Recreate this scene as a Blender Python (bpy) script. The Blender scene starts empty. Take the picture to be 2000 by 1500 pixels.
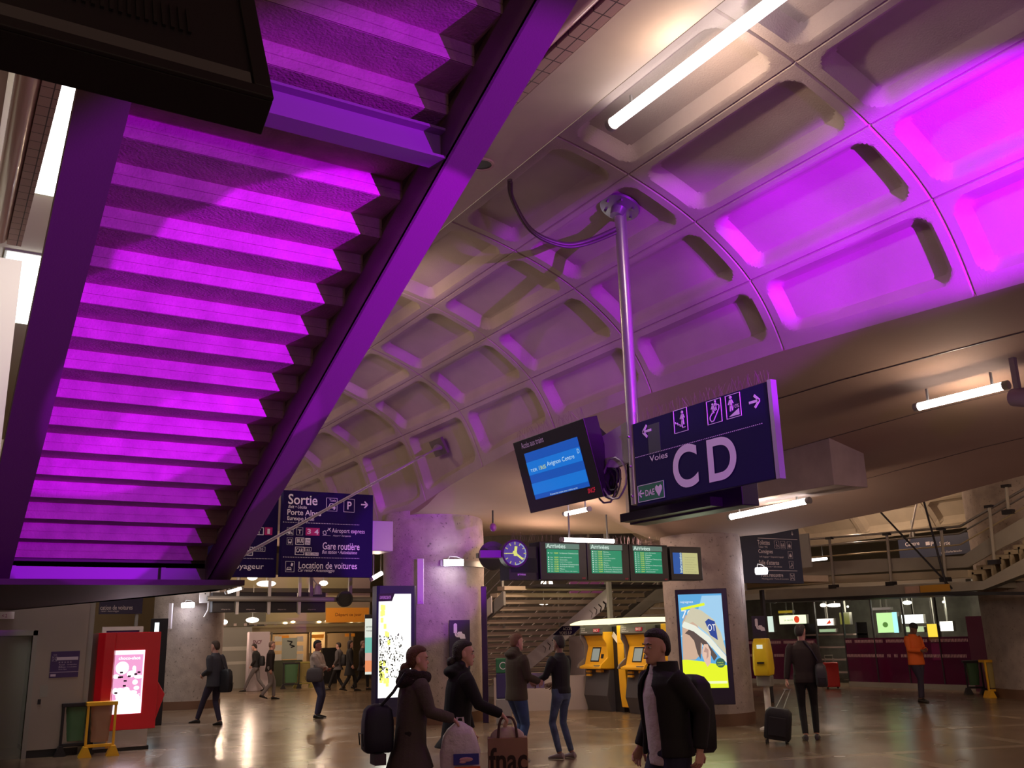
import bpy, bmesh, math, random
from math import sin, cos, tan, pi, radians, sqrt, atan2, atan
from mathutils import Vector as V, Matrix
random.seed(7)
S = bpy.context.scene
COL = S.collection
# ---------------------------------------------------------------- camera
FPX = 1850.0; TH = atan(494/1850); PH = radians(1.5); AZ = radians(31.5); EYE = V((0, 0, 1.72))
_f0 = V((sin(AZ), cos(AZ), 0)); _r0 = V((cos(AZ), -sin(AZ), 0)); _z = V((0, 0, 1))
FW = _f0*cos(TH) + _z*sin(TH); _u0 = _z*cos(TH) - _f0*sin(TH)
UP = _u0*cos(PH) + _r0*sin(PH); RT = _r0*cos(PH) - _u0*sin(PH)
cam = bpy.data.objects.new('camera', bpy.data.cameras.new('camera')); COL.objects.link(cam)
m = Matrix((RT, UP, -FW)).transposed().to_4x4(); m.translation = EYE
cam.matrix_world = m
cam.data.sensor_width = 36; cam.data.sensor_fit = 'HORIZONTAL'; cam.data.lens = FPX/2000*36
cam.data.clip_start = .05; cam.data.clip_end = 300
S.camera = cam
S.view_settings.view_transform = 'Standard'; S.view_settings.look = 'None'
S.view_settings.gamma = 1; S.view_settings.exposure = 0.0; S.view_settings.use_curve_mapping = False
# ---------------------------------------------------------------- world: the dim warm light of the rest of the station
W = bpy.data.worlds.new('station_world'); S.world = W; W.use_nodes = True
W.node_tree.nodes['Background'].inputs[0].default_value = (1.0, .70, .50, 1)
W.node_tree.nodes["Background"].inputs[1].default_value = .22
# ---------------------------------------------------------------- the magenta stage projectors behind the photographer, plus one added fill
def light(name, kind, loc, energy, color, target=None, **kw):
    l = bpy.data.lights.new(name, kind); l.energy = energy; l.color = color
    for k, v in kw.items(): setattr(l, k, v)
    o = bpy.data.objects.new(name, l); COL.objects.link(o); o.location = loc
    if target is not None:
        o.rotation_euler = (V(target)-V(loc)).to_track_quat('-Z', 'Y').to_euler()
    return o
MAG = (.47, .0, 1.0)
PA = (5.4, -1.5, 2.9)
light('magenta_projector_and_fill', 'SPOT', PA, 3600, MAG, (1.9, 8.0, 4.55), spot_size=radians(30), spot_blend=.3, shadow_soft_size=.02)
light('magenta_projector_and_fill', 'SPOT', PA, 8000, MAG, (2.05, 7.9, 4.4), spot_size=radians(14.5), spot_blend=.08, shadow_soft_size=.02)
light('magenta_projector_and_fill', 'SPOT', PA, 4500, MAG, (1.75, 10.6, 3.3), spot_size=radians(9), spot_blend=.1, shadow_soft_size=.02)
light('magenta_projector_and_fill', 'SPOT', (6.0, .0, 3.9), 4200, MAG, (8.2, 11.5, 6.0), spot_size=radians(26), spot_blend=.4, shadow_soft_size=.03)
light('magenta_projector_and_fill', 'SPOT', (6.2, .0, 4.1), 8000, (.46, .0, 1.0), (8.35, 5.0, 6.05), spot_size=radians(26), spot_blend=.45, shadow_soft_size=.03)
light('magenta_projector_and_fill', 'SPOT', (3.6, -3.0, 1.9), 3000, MAG, (8.7, 16.5, 4.9), spot_size=radians(17), spot_blend=.25, shadow_soft_size=.03)
light('magenta_projector_and_fill', 'SPOT', (1.6, -3.0, 2.1), 9500, MAG, (8.9, 18.6, 3.3), spot_size=radians(9), spot_blend=.3, shadow_soft_size=.03)
light('magenta_projector_and_fill', 'SPOT', (3.0, -4.0, 2.6), 520, MAG, (7.5, 6.5, 6.9), spot_size=radians(62), spot_blend=.5, shadow_soft_size=.2)  # added broad fill, standing in for magenta light bounced on to the vault
WARM = (1.0, .70, .50)
# ---------------------------------------------------------------- rays through the picture, to find real planes
def ray(x, y): return FW + RT*((x-1000)/FPX) - UP*((y-750)/FPX)
def atz(x, y, z=0.0):
    d = ray(x, y); return EYE + d*((z-EYE.z)/d.z)
def atY(x, y, Y):
    d = ray(x, y); return EYE + d*(Y/d.y)
def atX(x, y, X):
    d = ray(x, y); return EYE + d*(X/d.x)
# ---------------------------------------------------------------- materials
MATS = {}
def mat(name, color=(.5, .5, .5), rough=.6, metal=0, emis=None, es=0, bump=0, bs=20, var=0, vs=3, alpha=1, trans=0, speck=0, coat=0):
    if name in MATS: return MATS[name]
    M = bpy.data.materials.new(name); M.use_nodes = True; nt = M.node_tree; b = nt.nodes['Principled BSDF']
    b.inputs['Base Color'].default_value = (*color, 1); b.inputs['Roughness'].default_value = rough
    b.inputs['Metallic'].default_value = metal
    if coat: b.inputs['Coat Weight'].default_value = coat
    if emis is not None:
        b.inputs['Emission Color'].default_value = (*emis, 1); b.inputs['Emission Strength'].default_value = es
    if alpha < 1: b.inputs['Alpha'].default_value = alpha
    if trans: b.inputs['Transmission Weight'].default_value = trans; b.inputs['IOR'].default_value = 1.1
    tc = nt.nodes.new('ShaderNodeTexCoord')
    if var or speck:
        n = nt.nodes.new('ShaderNodeTexNoise'); n.inputs['Scale'].default_value = vs; n.inputs['Detail'].default_value = 6
        nt.links.new(tc.outputs['Object'], n.inputs['Vector'])
        mr = nt.nodes.new('ShaderNodeMapRange'); mr.inputs[1].default_value = .3; mr.inputs[2].default_value = .7
        mr.inputs[3].default_value = 1-var; mr.inputs[4].default_value = 1+var*.5
        nt.links.new(n.outputs['Fac'], mr.inputs[0])
        mx = nt.nodes.new('ShaderNodeVectorMath'); mx.operation = 'SCALE'; mx.inputs[0].default_value = color
        nt.links.new(mr.outputs[0], mx.inputs['Scale']); out = mx.outputs[0]
        if speck:
            vo = nt.nodes.new('ShaderNodeTexNoise'); vo.inputs['Scale'].default_value = 16; vo.inputs['Detail'].default_value = 3
            nt.links.new(tc.outputs['Object'], vo.inputs['Vector'])
            r2 = nt.nodes.new('ShaderNodeMapRange'); r2.inputs[1].default_value = .28; r2.inputs[2].default_value = .36
            r2.inputs[3].default_value = 1-speck; r2.inputs[4].default_value = 1
            nt.links.new(vo.outputs['Fac'], r2.inputs[0])
            m2 = nt.nodes.new('ShaderNodeVectorMath'); m2.operation = 'SCALE'
            nt.links.new(out, m2.inputs[0]); nt.links.new(r2.outputs[0], m2.inputs['Scale']); out = m2.outputs[0]
        nt.links.new(out, b.inputs['Base Color'])
    if bump:
        n = nt.nodes.new('ShaderNodeTexNoise'); n.inputs['Scale'].default_value = bs; n.inputs['Detail'].default_value = 4
        nt.links.new(tc.outputs['Object'], n.inputs['Vector'])
        bp = nt.nodes.new('ShaderNodeBump'); bp.inputs['Strength'].default_value = bump; bp.inputs['Distance'].default_value = .02
        nt.links.new(n.outputs['Fac'], bp.inputs['Height']); nt.links.new(bp.outputs[0], b.inputs['Normal'])
    MATS[name] = M
    return M
def emi(name, color, s): return mat(name, (.02, .02, .02), .5, emis=color, es=s)
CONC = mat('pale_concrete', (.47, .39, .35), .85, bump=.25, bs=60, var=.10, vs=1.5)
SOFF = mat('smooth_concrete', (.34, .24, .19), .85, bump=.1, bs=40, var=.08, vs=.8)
COLM = mat('speckled_concrete', (.40, .33, .30), .85, bump=.5, bs=30, var=.2, vs=4, speck=.55)
SLAB = mat('slab_plaster', (.60, .50, .42), .8, var=.06)
STEP = mat('step_concrete', (.44, .27, .29), .75, bump=.5, bs=45, var=.22, vs=5)
STRG = mat('stringer_paint', (.17, .10, .13), .5, bump=.1, bs=80)
DARK = mat('dark_plastic', (.014, .011, .017), .45)
BLACK = mat('black_paint', (.012, .01, .014), .5)
STEEL = mat('brushed_steel', (.42, .40, .42), .32, 1)
GALV = mat('grey_painted_steel', (.30, .29, .27), .45, .3)
NAVY = mat('navy_sign', (.013, .004, .062), .7)
NAVY.node_tree.nodes['Principled BSDF'].inputs['Specular IOR Level'].default_value = .15
WHITE = mat('white_vinyl', (.86, .80, .86), .5)
WPAINT = mat('white_paint', (.72, .68, .66), .5)
BEIGE = mat('beige_wall', (.50, .43, .33), .8, var=.08, vs=.7)
GLASS = mat('clear_glass', (.9, .95, .93), .03, trans=1.0)
TUBE = emi('fluorescent_tube', (1, .90, .86), 7)
YEL = mat('yellow_paint', (.85, .45, .02), .4)
YEL2 = mat('bright_yellow_plastic', (.9, .62, .02), .35)
ORANGE = mat('orange_vinyl', (.85, .30, .03), .5, emis=(1, .33, .03), es=.12)
RED = mat('red_lacquer', (.62, .005, .02), .3, coat=.4)
GREEN = mat('green_sign', (.01, .20, .08), .5)
# ---------------------------------------------------------------- mesh helper
class MB:
    def __init__(s): s.v = []; s.f = []; s.mi = []; s.cur = 0
    def add(s, vs, fs):
        o = len(s.v); s.v += [tuple(v) for v in vs]; s.f += [tuple(i+o for i in f) for f in fs]; s.mi += [s.cur]*len(fs); return s
    def box(s, x0, x1, y0, y1, z0, z1, M=None):
        P = [V((x, y, z)) for z in (z0, z1) for y in (y0, y1) for x in (x0, x1)]
        if M is not None: P = [M @ p for p in P]
        return s.add(P, [(0, 2, 3, 1), (4, 5, 7, 6), (0, 1, 5, 4), (2, 6, 7, 3), (0, 4, 6, 2), (1, 3, 7, 5)])
    def prism(s, poly, a, b, ax='y'):
        def mk(p, t):
            return (p[0], t, p[1]) if ax == 'y' else ((t, p[0], p[1]) if ax == 'x' else (p[0], p[1], t))
        n = len(poly)
        return s.add([mk(p, a) for p in poly]+[mk(p, b) for p in poly],
                     [tuple(range(n)), tuple(range(2*n-1, n-1, -1))]+[(i, i+n, (i+1) % n+n, (i+1) % n) for i in range(n)])
    def loft(s, rings, caps=True):
        n = len(rings[0]); vs = [p for r in rings for p in r]; fs = []
        for k in range(len(rings)-1):
            for i in range(n):
                j = (i+1) % n; fs.append((k*n+i, k*n+j, (k+1)*n+j, (k+1)*n+i))
        if caps: fs += [tuple(range(n-1, -1, -1)), tuple((len(rings)-1)*n+i for i in range(n))]
        return s.add(vs, fs)
    def tube(s, pts, r, n=10, flat=1.0, upv=None):
        pts = [V(p) for p in pts]; rs = r if isinstance(r, (list, tuple)) else [r]*len(pts); rings = []
        prev = None
        for i, p in enumerate(pts):
            a = pts[max(i-1, 0)]; b = pts[min(i+1, len(pts)-1)]; t = (b-a).normalized()
            if prev is None:
                u = V(upv) if upv is not None else (V((0, 0, 1)) if abs(t.z) < .9 else V((1, 0, 0)))
                u = (u - t*u.dot(t)).normalized()
            else:
                u = (prev - t*prev.dot(t)).normalized()
            prev = u; w = t.cross(u)
            rings.append([p + u*(rs[i]*flat*cos(2*pi*k/n)) + w*(rs[i]*sin(2*pi*k/n)) for k in range(n)])
        return s.loft(rings)
    def ell(s, c, rx, ry, rz, n=14, m=9, M=None):
        rings = []
        for k in range(m+1):
            a = -pi/2 + pi*k/m; rr = max(cos(a), .02)
            rings.append([V((rx*rr*cos(2*pi*i/n), ry*rr*sin(2*pi*i/n), rz*sin(a))) for i in range(n)])
        c = V(c)
        rings = [[(M @ p if M is not None else p) + c for p in r] for r in rings]
        return s.loft(rings)
    def disc(s, c, r, y0, y1, n=32, ax='y'):
        return s.prism([(c[0]+r*cos(2*pi*i/n), c[1]+r*sin(2*pi*i/n)) for i in range(n)], y0, y1, ax)
    def ring(s, c, r0, r1, y0, y1, n=40):
        a = [[(c[0]+r*cos(2*pi*i/n), y, c[1]+r*sin(2*pi*i/n)) for i in range(n)] for r, y in ((r0, y0), (r1, y0), (r1, y1), (r0, y1), (r0, y0))]
        return s.loft(a, caps=False)
    def frame(s, x0, x1, z0, z1, w, y0, y1):
        s.box(x0, x1, y0, y1, z0, z0+w); s.box(x0, x1, y0, y1, z1-w, z1)
        s.box(x0, x0+w, y0, y1, z0+w, z1-w); return s.box(x1-w, x1, y0, y1, z0+w, z1-w)
    def line(s, p, q, w, y0, y1):
        p = V(p); q = V(q); d = (q-p); d.normalize(); n = V((-d.y, d.x))*(w/2)
        return s.prism([tuple(p+n), tuple(p-n), tuple(q-n), tuple(q+n)], y0, y1)
    def poly(s, pts, w, y0, y1):
        for a, b in zip(pts[:-1], pts[1:]): s.line(a, b, w, y0, y1)
        return s
    def text(s, t, x0, z0, x1=None, z1=None, h=None, y=-.006, bold=0, shear=0, y1=None):
        vs, fs = glyphs(t, bold, shear)
        X0 = min(v[0] for v in vs); X1 = max(v[0] for v in vs); Z0 = min(v[1] for v in vs); Z1 = max(v[1] for v in vs)
        if h is not None: k = h/.73; sx = sz = k; X0 = 0; Z0 = 0
        else:
            sz = (z1-z0)/(Z1-Z0); sx = (x1-x0)/(X1-X0) if x1 is not None else sz
        if h is not None and x1 is not None: sx = (x1-x0)/(X1-0)
        return s.add([(x0+(v[0]-X0)*sx, y, z0+(v[1]-Z0)*sz) for v in vs], fs)
    def build(s, name, mats, parent=None, smooth=False, bevel=0, weld=False):
        me = bpy.data.meshes.new(name); me.from_pydata(s.v, [], s.f)
        for mm in (mats if isinstance(mats, (list, tuple)) else [mats]): me.materials.append(mm)
        if isinstance(mats, (list, tuple)): me.polygons.foreach_set('material_index', s.mi)
        bm = bmesh.new(); bm.from_mesh(me)
        if weld: bmesh.ops.remove_doubles(bm, verts=bm.verts, dist=1e-5)
        bmesh.ops.recalc_face_normals(bm, faces=bm.faces); bm.to_mesh(me); bm.free()
        if smooth:
            me.polygons.foreach_set('use_smooth', [True]*len(me.polygons))
            try: me.set_sharp_from_angle(angle=radians(smooth if smooth is not True else 50))
            except Exception: pass
        o = bpy.data.objects.new(name, me); COL.objects.link(o)
        if parent is not None: o.parent = parent
        if bevel:
            bv = o.modifiers.new('bevel', 'BEVEL'); bv.width = bevel; bv.segments = 2; bv.limit_method = 'ANGLE'
        return o
_G = {}
def glyphs(t, bold=0, shear=0):
    k = (t, bold, shear)
    if k not in _G:
        c = bpy.data.curves.new('t', 'FONT'); c.body = t; c.size = 1; c.offset = bold; c.shear = shear; c.resolution_u = 3 if len(t) > 2 else 10
        o = bpy.data.objects.new('t', c); COL.objects.link(o)
        me = bpy.data.meshes.new_from_object(o)
        _G[k] = ([(v.co.x, v.co.y) for v in me.vertices], [tuple(p.vertices) for p in me.polygons])
        bpy.data.objects.remove(o); bpy.data.curves.remove(c); bpy.data.meshes.remove(me)
    return _G[k]
def tag(o, label, cat, group=None, kind=None):
    o['label'] = label; o['category'] = cat
    if group: o['group'] = group
    if kind: o['kind'] = kind
    return o
def struct(mb, name, mt, **kw):
    o = mb.build(name, mt, **kw); o['kind'] = 'structure'; o['label'] = name.replace('_', ' '); return o
def thing(name, label, cat, loc=(0, 0, 0), rz=0, group=None, tilt=0):
    o = bpy.data.objects.new(name, None); COL.objects.link(o); o.empty_display_size = .1
    o.matrix_world = Matrix.Translation(V(loc)) @ Matrix.Rotation(rz, 4, 'Z') @ Matrix.Rotation(tilt, 4, 'X')
    return tag(o, label, cat, group)
class Fr:
    """a real upright plane; uv() finds the point of the plane seen at a pixel, in the plane's own metres"""
    def __init__(s, loc, rz=0, tilt=0):
        s.loc = V(loc); s.rz = rz; s.tilt = tilt
        s.M = Matrix.Translation(s.loc) @ Matrix.Rotation(rz, 4, 'Z') @ Matrix.Rotation(tilt, 4, 'X'); s.I = s.M.inverted()
    def uv(s, px, py, off=0):
        a = s.I @ EYE; d = s.I.to_3x3() @ ray(px, py); p = a + d*((off-a.y)/d.y); return (p.x, p.z)
    def box(s, x0, y0, x1, y1):
        a = s.uv(x0, y0); b = s.uv(x1, y0); c = s.uv(x1, y1); d = s.uv(x0, y1)
        return ((a[0]+d[0])/2, (c[1]+d[1])/2, (b[0]+c[0])/2, (a[1]+b[1])/2)   # x0,z0,x1,z1
    def thing(s, name, label, cat, group=None): return thing(name, label, cat, s.loc, s.rz, group, s.tilt)
    def T(s, mb, t, px0, py0, px1, py1, **kw):
        """text whose ink box runs from top-left pixel to bottom-right pixel"""
        x0, z1 = s.uv(px0, py0); x1, z0 = s.uv(px1, py1); return mb.text(t, x0, z0, x1, z1, **kw)
# ================================================================ structure
# floor with pale bands
def floor_mat():
    M = bpy.data.materials.new('polished_floor'); M.use_nodes = True; nt = M.node_tree; b = nt.nodes['Principled BSDF']
    tc = nt.nodes.new('ShaderNodeTexCoord'); mp = nt.nodes.new('ShaderNodeMapping'); mp.inputs['Rotation'].default_value = (0, 0, radians(20))
    nt.links.new(tc.outputs['Object'], mp.inputs[0])
    br = nt.nodes.new('ShaderNodeTexBrick'); br.inputs['Scale'].default_value = 1; br.offset = 0
    br.inputs['Color1'].default_value = (.21, .145, .095, 1); br.inputs['Color2'].default_value = (.18, .12, .078, 1); br.inputs['Mortar'].default_value = (.13, .09, .06, 1)
    br.inputs['Mortar Size'].default_value = .004; br.inputs['Brick Width'].default_value = .6; br.inputs['Row Height'].default_value = .6
    nt.links.new(mp.outputs[0], br.inputs['Vector'])
    b2 = nt.nodes.new('ShaderNodeTexBrick'); b2.inputs['Scale'].default_value = 1; b2.offset = .5
    b2.inputs['Color1'].default_value = (0, 0, 0, 1); b2.inputs['Color2'].default_value = (0, 0, 0, 1); b2.inputs['Mortar'].default_value = (1, 1, 1, 1)
    b2.inputs['Mortar Size'].default_value = .12; b2.inputs['Brick Width'].default_value = 5.2; b2.inputs['Row Height'].default_value = 2.6; b2.inputs['Mortar Smooth'].default_value = .02
    nt.links.new(mp.outputs[0], b2.inputs['Vector'])
    mx = nt.nodes.new('ShaderNodeMix'); mx.data_type = 'RGBA'
    nt.links.new(b2.outputs['Color'], mx.inputs[0]); nt.links.new(br.outputs['Color'], mx.inputs[6]); mx.inputs[7].default_value = (.29, .22, .16, 1)
    n = nt.nodes.new('ShaderNodeTexNoise'); n.inputs['Scale'].default_value = 1.3; nt.links.new(tc.outputs['Object'], n.inputs['Vector'])
    mr = nt.nodes.new('ShaderNodeMapRange'); mr.inputs[3].default_value = .14; mr.inputs[4].default_value = .34; nt.links.new(n.outputs['Fac'], mr.inputs[0])
    nt.links.new(mr.outputs[0], b.inputs['Roughness']); nt.links.new(mx.outputs[2], b.inputs['Base Color'])
    return M
fl = MB().box(-12, 60, -12, 62, -.3, 0); struct(fl, 'floor', floor_mat())
# vault
def lerp(a, b, t): return a+(b-a)*t
def pw(x, pts):
    if x <= pts[0][0]: return pts[0][1]
    for (a, u), (b, v) in zip(pts[:-1], pts[1:]):
        if x <= b: t = (x-a)/(b-a); return lerp(u, v, t)
    return pts[-1][1]
def edge_z(Y): return pw(Y, [(-5, 4.9), (4.8, 4.93), (7.9, 5.08), (10.5, 5.13), (12.5, 5.11), (14.4, 4.98), (15.6, 4.87), (17.3, 4.68), (19, 4.42), (21.5, 4.42), (24, 4.7), (30, 5.1)])
def far_z(Y): return pw(Y, [(2, 4.3), (8.1, 3.93), (10.6, 3.68), (13.6, 3.56), (15, 3.66), (17, 3.95), (19.6, 4.18), (24, 4.6), (30, 5.0)])
VP_ = [(5.5, 7.15), (6.5, 6.92), (7.49, 6.53), (8.33, 5.92)]
def vsec(row, v, Y):
    e = edge_z(Y); P = VP_ + [(8.8+(5.08-e)*.15, e)]
    P = [(4.4, 7.3)] + P + [(P[-1][0]+.12, P[-1][1]-.9)]
    p0, p1, p2, p3 = P[row:row+4]
    return [.5*((2*p1[i])+(-p0[i]+p2[i])*v+(2*p0[i]-5*p1[i]+4*p2[i]-p3[i])*v*v+(-p0[i]+3*p1[i]-3*p2[i]+p3[i])*v**3) for i in (0, 1)]
def sdf(x, y, hx, hy, r):
    qx = abs(x)-(hx-r); qy = abs(y)-(hy-r); return sqrt(max(qx, 0)**2+max(qy, 0)**2)+min(max(qx, qy), 0)-r
def sm(t): t = min(max(t, 0), 1); return t*t*(3-2*t)
def samples(n, g):
    return [0, g, g*1.6]+[g*1.6+(1-3.2*g)*i/n for i in range(1, n)]+[1-g*1.6, 1-g]
def vault(Y0, cells, CY, nrow, secf, nu, nv, depth=.15, mu=.13, mv=.095, slope=.105, flip=1):
    us = samples(nu, .008); vs = samples(nv, .014); mb = MB(); pts = []; ncol = 0
    rowsamp = [(r, v) for r in range(nrow) for v in vs]+[(nrow-1, 1.0)]
    colsamp = [(c, u) for c in range(cells) for u in us]+[(cells-1, 1.0)]
    for (c, u) in colsamp:
        Y = Y0+(c+u)*CY
        secs = []
        for r in range(nrow):
            a = secf(r, 0, Y); b = secf(r, 1, Y); secs.append(sqrt((a[0]-b[0])**2+(a[1]-b[1])**2))
        for (r, v) in rowsamp:
            x, z = secf(r, v, Y); x2, z2 = secf(r, v+.01 if v < .99 else v, Y); x1, z1 = secf(r, v if v < .99 else v-.01, Y)
            tx, tz = x2-x1, z2-z1; L = sqrt(tx*tx+tz*tz); nx, nz = -tz/L*flip, tx/L*flip
            Lr = secs[r]; mv2 = mv if r < nrow-1 else mv+.0
            top = v*Lr; bot = (1-v)*Lr
            lo = mv; hi = mv + (.10 if r == nrow-1 else 0)
            cy = (lo + (Lr-hi))/2; hh = (Lr-hi-lo)/2
            d = sdf((u-.5)*CY, top-cy, CY/2-mu, hh, .21)
            q_ = min(max(-d/slope, 0), 1); dep = depth*(.9*q_+.1*sm(q_))
            g = .02 if ((u in (0,) or v == 0) and not (r == 0 and v == 0)) else 0
            dd = dep+g
            pts.append((x+nx*dd, Y, z+nz*dd))
    nr = len(rowsamp); fs = []
    for i in range(len(colsamp)-1):
        for j in range(nr-1):
            a = i*nr+j; fs.append((a, a+1, a+nr+1, a+nr))
    mb.add(pts, fs); return mb
v1 = vault(-5.0+.07, 14, 2.56, 4, vsec, 80, 36)
v1 = struct(v1, 'ceiling', CONC, smooth=28); v1['label'] = 'coffered concrete vault ceiling'
# far vault over the bridge, rising towards the camera
def vsec2(row, v, Y):
    P = [(19.2, 7.0), (20.6, 6.85), (22.0, 6.5), (23.3, 5.95), (24.4, 5.25), (25.1, 4.4), (25.3, 3.6)]
    p0, p1, p2, p3 = P[row:row+4]
    return [.5*((2*p1[i])+(-p0[i]+p2[i])*v+(2*p0[i]-5*p1[i]+4*p2[i]-p3[i])*v*v+(-p0[i]+3*p1[i]-3*p2[i]+p3[i])*v**3) for i in (0, 1)]
v2 = vault(2.0, 11, 2.56, 4, vsec2, 20, 12, slope=.16, flip=1)
v2 = struct(v2, 'ceiling', mat('far_vault_concrete', (.58, .50, .38), .85, var=.08)); v2['label'] = 'coffered vault ceiling beyond the columns'
# soffit between the two vaults
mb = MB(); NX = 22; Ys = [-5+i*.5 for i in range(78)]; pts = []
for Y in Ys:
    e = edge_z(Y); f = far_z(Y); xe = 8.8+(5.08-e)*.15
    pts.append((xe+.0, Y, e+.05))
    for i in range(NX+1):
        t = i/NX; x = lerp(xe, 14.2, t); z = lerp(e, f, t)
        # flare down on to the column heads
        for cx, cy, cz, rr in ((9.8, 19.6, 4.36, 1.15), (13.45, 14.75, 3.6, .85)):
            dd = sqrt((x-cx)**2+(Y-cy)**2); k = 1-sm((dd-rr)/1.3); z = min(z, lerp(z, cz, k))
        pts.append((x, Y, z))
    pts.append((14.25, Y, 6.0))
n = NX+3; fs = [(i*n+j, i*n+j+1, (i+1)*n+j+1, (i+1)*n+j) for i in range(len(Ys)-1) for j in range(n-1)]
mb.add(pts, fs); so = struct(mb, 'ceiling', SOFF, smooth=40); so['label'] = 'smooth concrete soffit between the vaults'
def soff_z(x, Y): return lerp(edge_z(Y), far_z(Y), (x-8.8)/5.4)
# dark joints of the soffit
mb = MB()
for xj in (9.9, 11.35, 12.9):
    P = [(xj, Y, soff_z(xj, Y)-.004) for Y in Ys if Y < 12.3]
    mb.add([(p[0]-.012, p[1], p[2]) for p in P]+[(p[0]+.012, p[1], p[2]) for p in P], [(i, i+1, len(P)+i+1, len(P)+i) for i in range(len(P)-1)])
struct(mb, 'trim_1', BLACK)['label'] = 'dark joints in the concrete soffit'
# flat slab strip beside the vault, its tiled edge, and the slab on the left
mb = MB().box(4.72, 5.44, -6, 40, 7.1, 7.6); struct(mb, 'ceiling', SLAB)['label'] = 'flat plaster strip beside the vault'
def tile_mat():
    M = bpy.data.materials.new('edge_tiles'); M.use_nodes = True; nt = M.node_tree; b = nt.nodes['Principled BSDF']
    tc = nt.nodes.new('ShaderNodeTexCoord'); mp = nt.nodes.new('ShaderNodeMapping'); mp.inputs['Location'].default_value = (-.02, 0, 0)
    br = nt.nodes.new('ShaderNodeTexBrick'); br.offset = 0; br.inputs['Scale'].default_value = 1
    br.inputs['Color1'].default_value = (.45, .28, .27, 1); br.inputs['Color2'].default_value = (.42, .25, .24, 1); br.inputs['Mortar'].default_value = (.05, .02, .03, 1)
    br.inputs['Mortar Size'].default_value = .006; br.inputs['Brick Width'].default_value = .17; br.inputs['Row Height'].default_value = .2; br.inputs['Mortar Smooth'].default_value = 0
    nt.links.new(tc.outputs['Object'], mp.inputs[0]); nt.links.new(mp.outputs[0], br.inputs['Vector']); nt.links.new(br.outputs['Color'], b.inputs['Base Color'])
    b.inputs['Roughness'].default_value = .35; return M
TILE = tile_mat()
NOSE = mat('glazed_nosing', (.62, .42, .40), .2, coat=.3)
def nosing(x0, x1, ya, yb, nm, lab, xn, sgn):
    mb = MB(); mb.cur = 0; mb.box(x0, x1, ya, yb, 7.085, 7.3)
    mb.cur = 1; mb.tube([(xn, ya, 7.20), (xn, yb, 7.20)], .125, 20)
    struct(mb, nm, [TILE, NOSE], smooth=40)['label'] = lab
nosing(4.51, 4.70, -6, 40, 'trim_2', 'tiled rounded edge of the slab beside the vault', 4.40, 1)
nosing(.41, .585, -6, 13.8, 'trim_3', 'tiled rounded edge of the slab at the far left', .30, -1)
mb = MB().box(-9, .12, -6, 13.8, 7.15, 7.6); struct(mb, 'ceiling', SLAB)['label'] = 'slab underside at the far left'
# upper storey seen through the opening
UPW = mat('upper_white_plaster', (.78, .74, .62), .8)
mb = MB().box(-9, 5.5, -6, 45, 10.4, 10.6); struct(mb, 'ceiling', UPW)['label'] = 'white ceiling of the upper storey'
mb = MB().box(5.2, 5.44, -6, 45, 7.6, 10.4); struct(mb, 'wall_upper', UPW)
mb = MB().box(-9, .9, 20, 20.3, 3.9, 9.2); struct(mb, 'wall_upper', UPW)
mb = MB().box(-9, -.05, 13.8, 20, 5.9, 6.2); struct(mb, 'ceiling', UPW)['label'] = 'lower white ceiling past the left slab'
# outer walls
mb = MB().box(-12, 60, 60, 60.3, 0, 12); struct(mb, 'wall_back', BEIGE)
mb = MB().box(44, 44.3, -12, 60, 0, 12); struct(mb, 'wall_right', BEIGE)
mb = MB().box(-12.3, -12, -12, 60, 0, 12); struct(mb, 'wall_left', BEIGE)
mb = MB().box(5.44, 44, 27, 60, 7.4, 7.6); struct(mb, 'ceiling', BEIGE)['label'] = 'ceiling of the far hall'
mb = MB().box(14.25, 44, -6, 60, 7.25, 7.4); struct(mb, 'ceiling', BEIGE)['label'] = 'ceiling over the shops'
# ================================================================ columns
def column(cx, cy, r, h, label, base=.10):
    t = thing('column', label, 'column', (cx, cy, 0))
    mb = MB(); n = 40
    mb.loft([[V((rr*cos(2*pi*i/n), rr*sin(2*pi*i/n), z)) for i in range(n)] for z, rr in ((.22, r), (1.5, r*1.0), (h-.5, r*1.02), (h-.1, r*1.0), (h+.04, r*1.0))])
    mb.build('shaft', COLM, t, smooth=60)
    mb = MB(); mb.loft([[V(((r+.015)*cos(2*pi*i/n), (r+.015)*sin(2*pi*i/n), z)) for i in range(n)] for z in (0, .22)])
    mb.build('plinth', mat('brown_plinth', (.16, .08, .05), .5), t, smooth=60)
    return t
C1 = (9.8, 19.6); C2 = (13.45, 14.75); C3 = (6.7, 29.4)
column(*C1, 1.12, 4.42, 'broad speckled concrete column with purple light on its left flank')
column(*C2, .80, 3.70, 'speckled concrete column behind the man with a backpack and beside the hat poster')
column(*C3, .98, 6.8, 'concrete column behind the red machine, by the walking man in grey')
column(24.0, 13.6, 1.75, 5.5, 'pale concrete column at the right edge beside the shop glazing')
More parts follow.
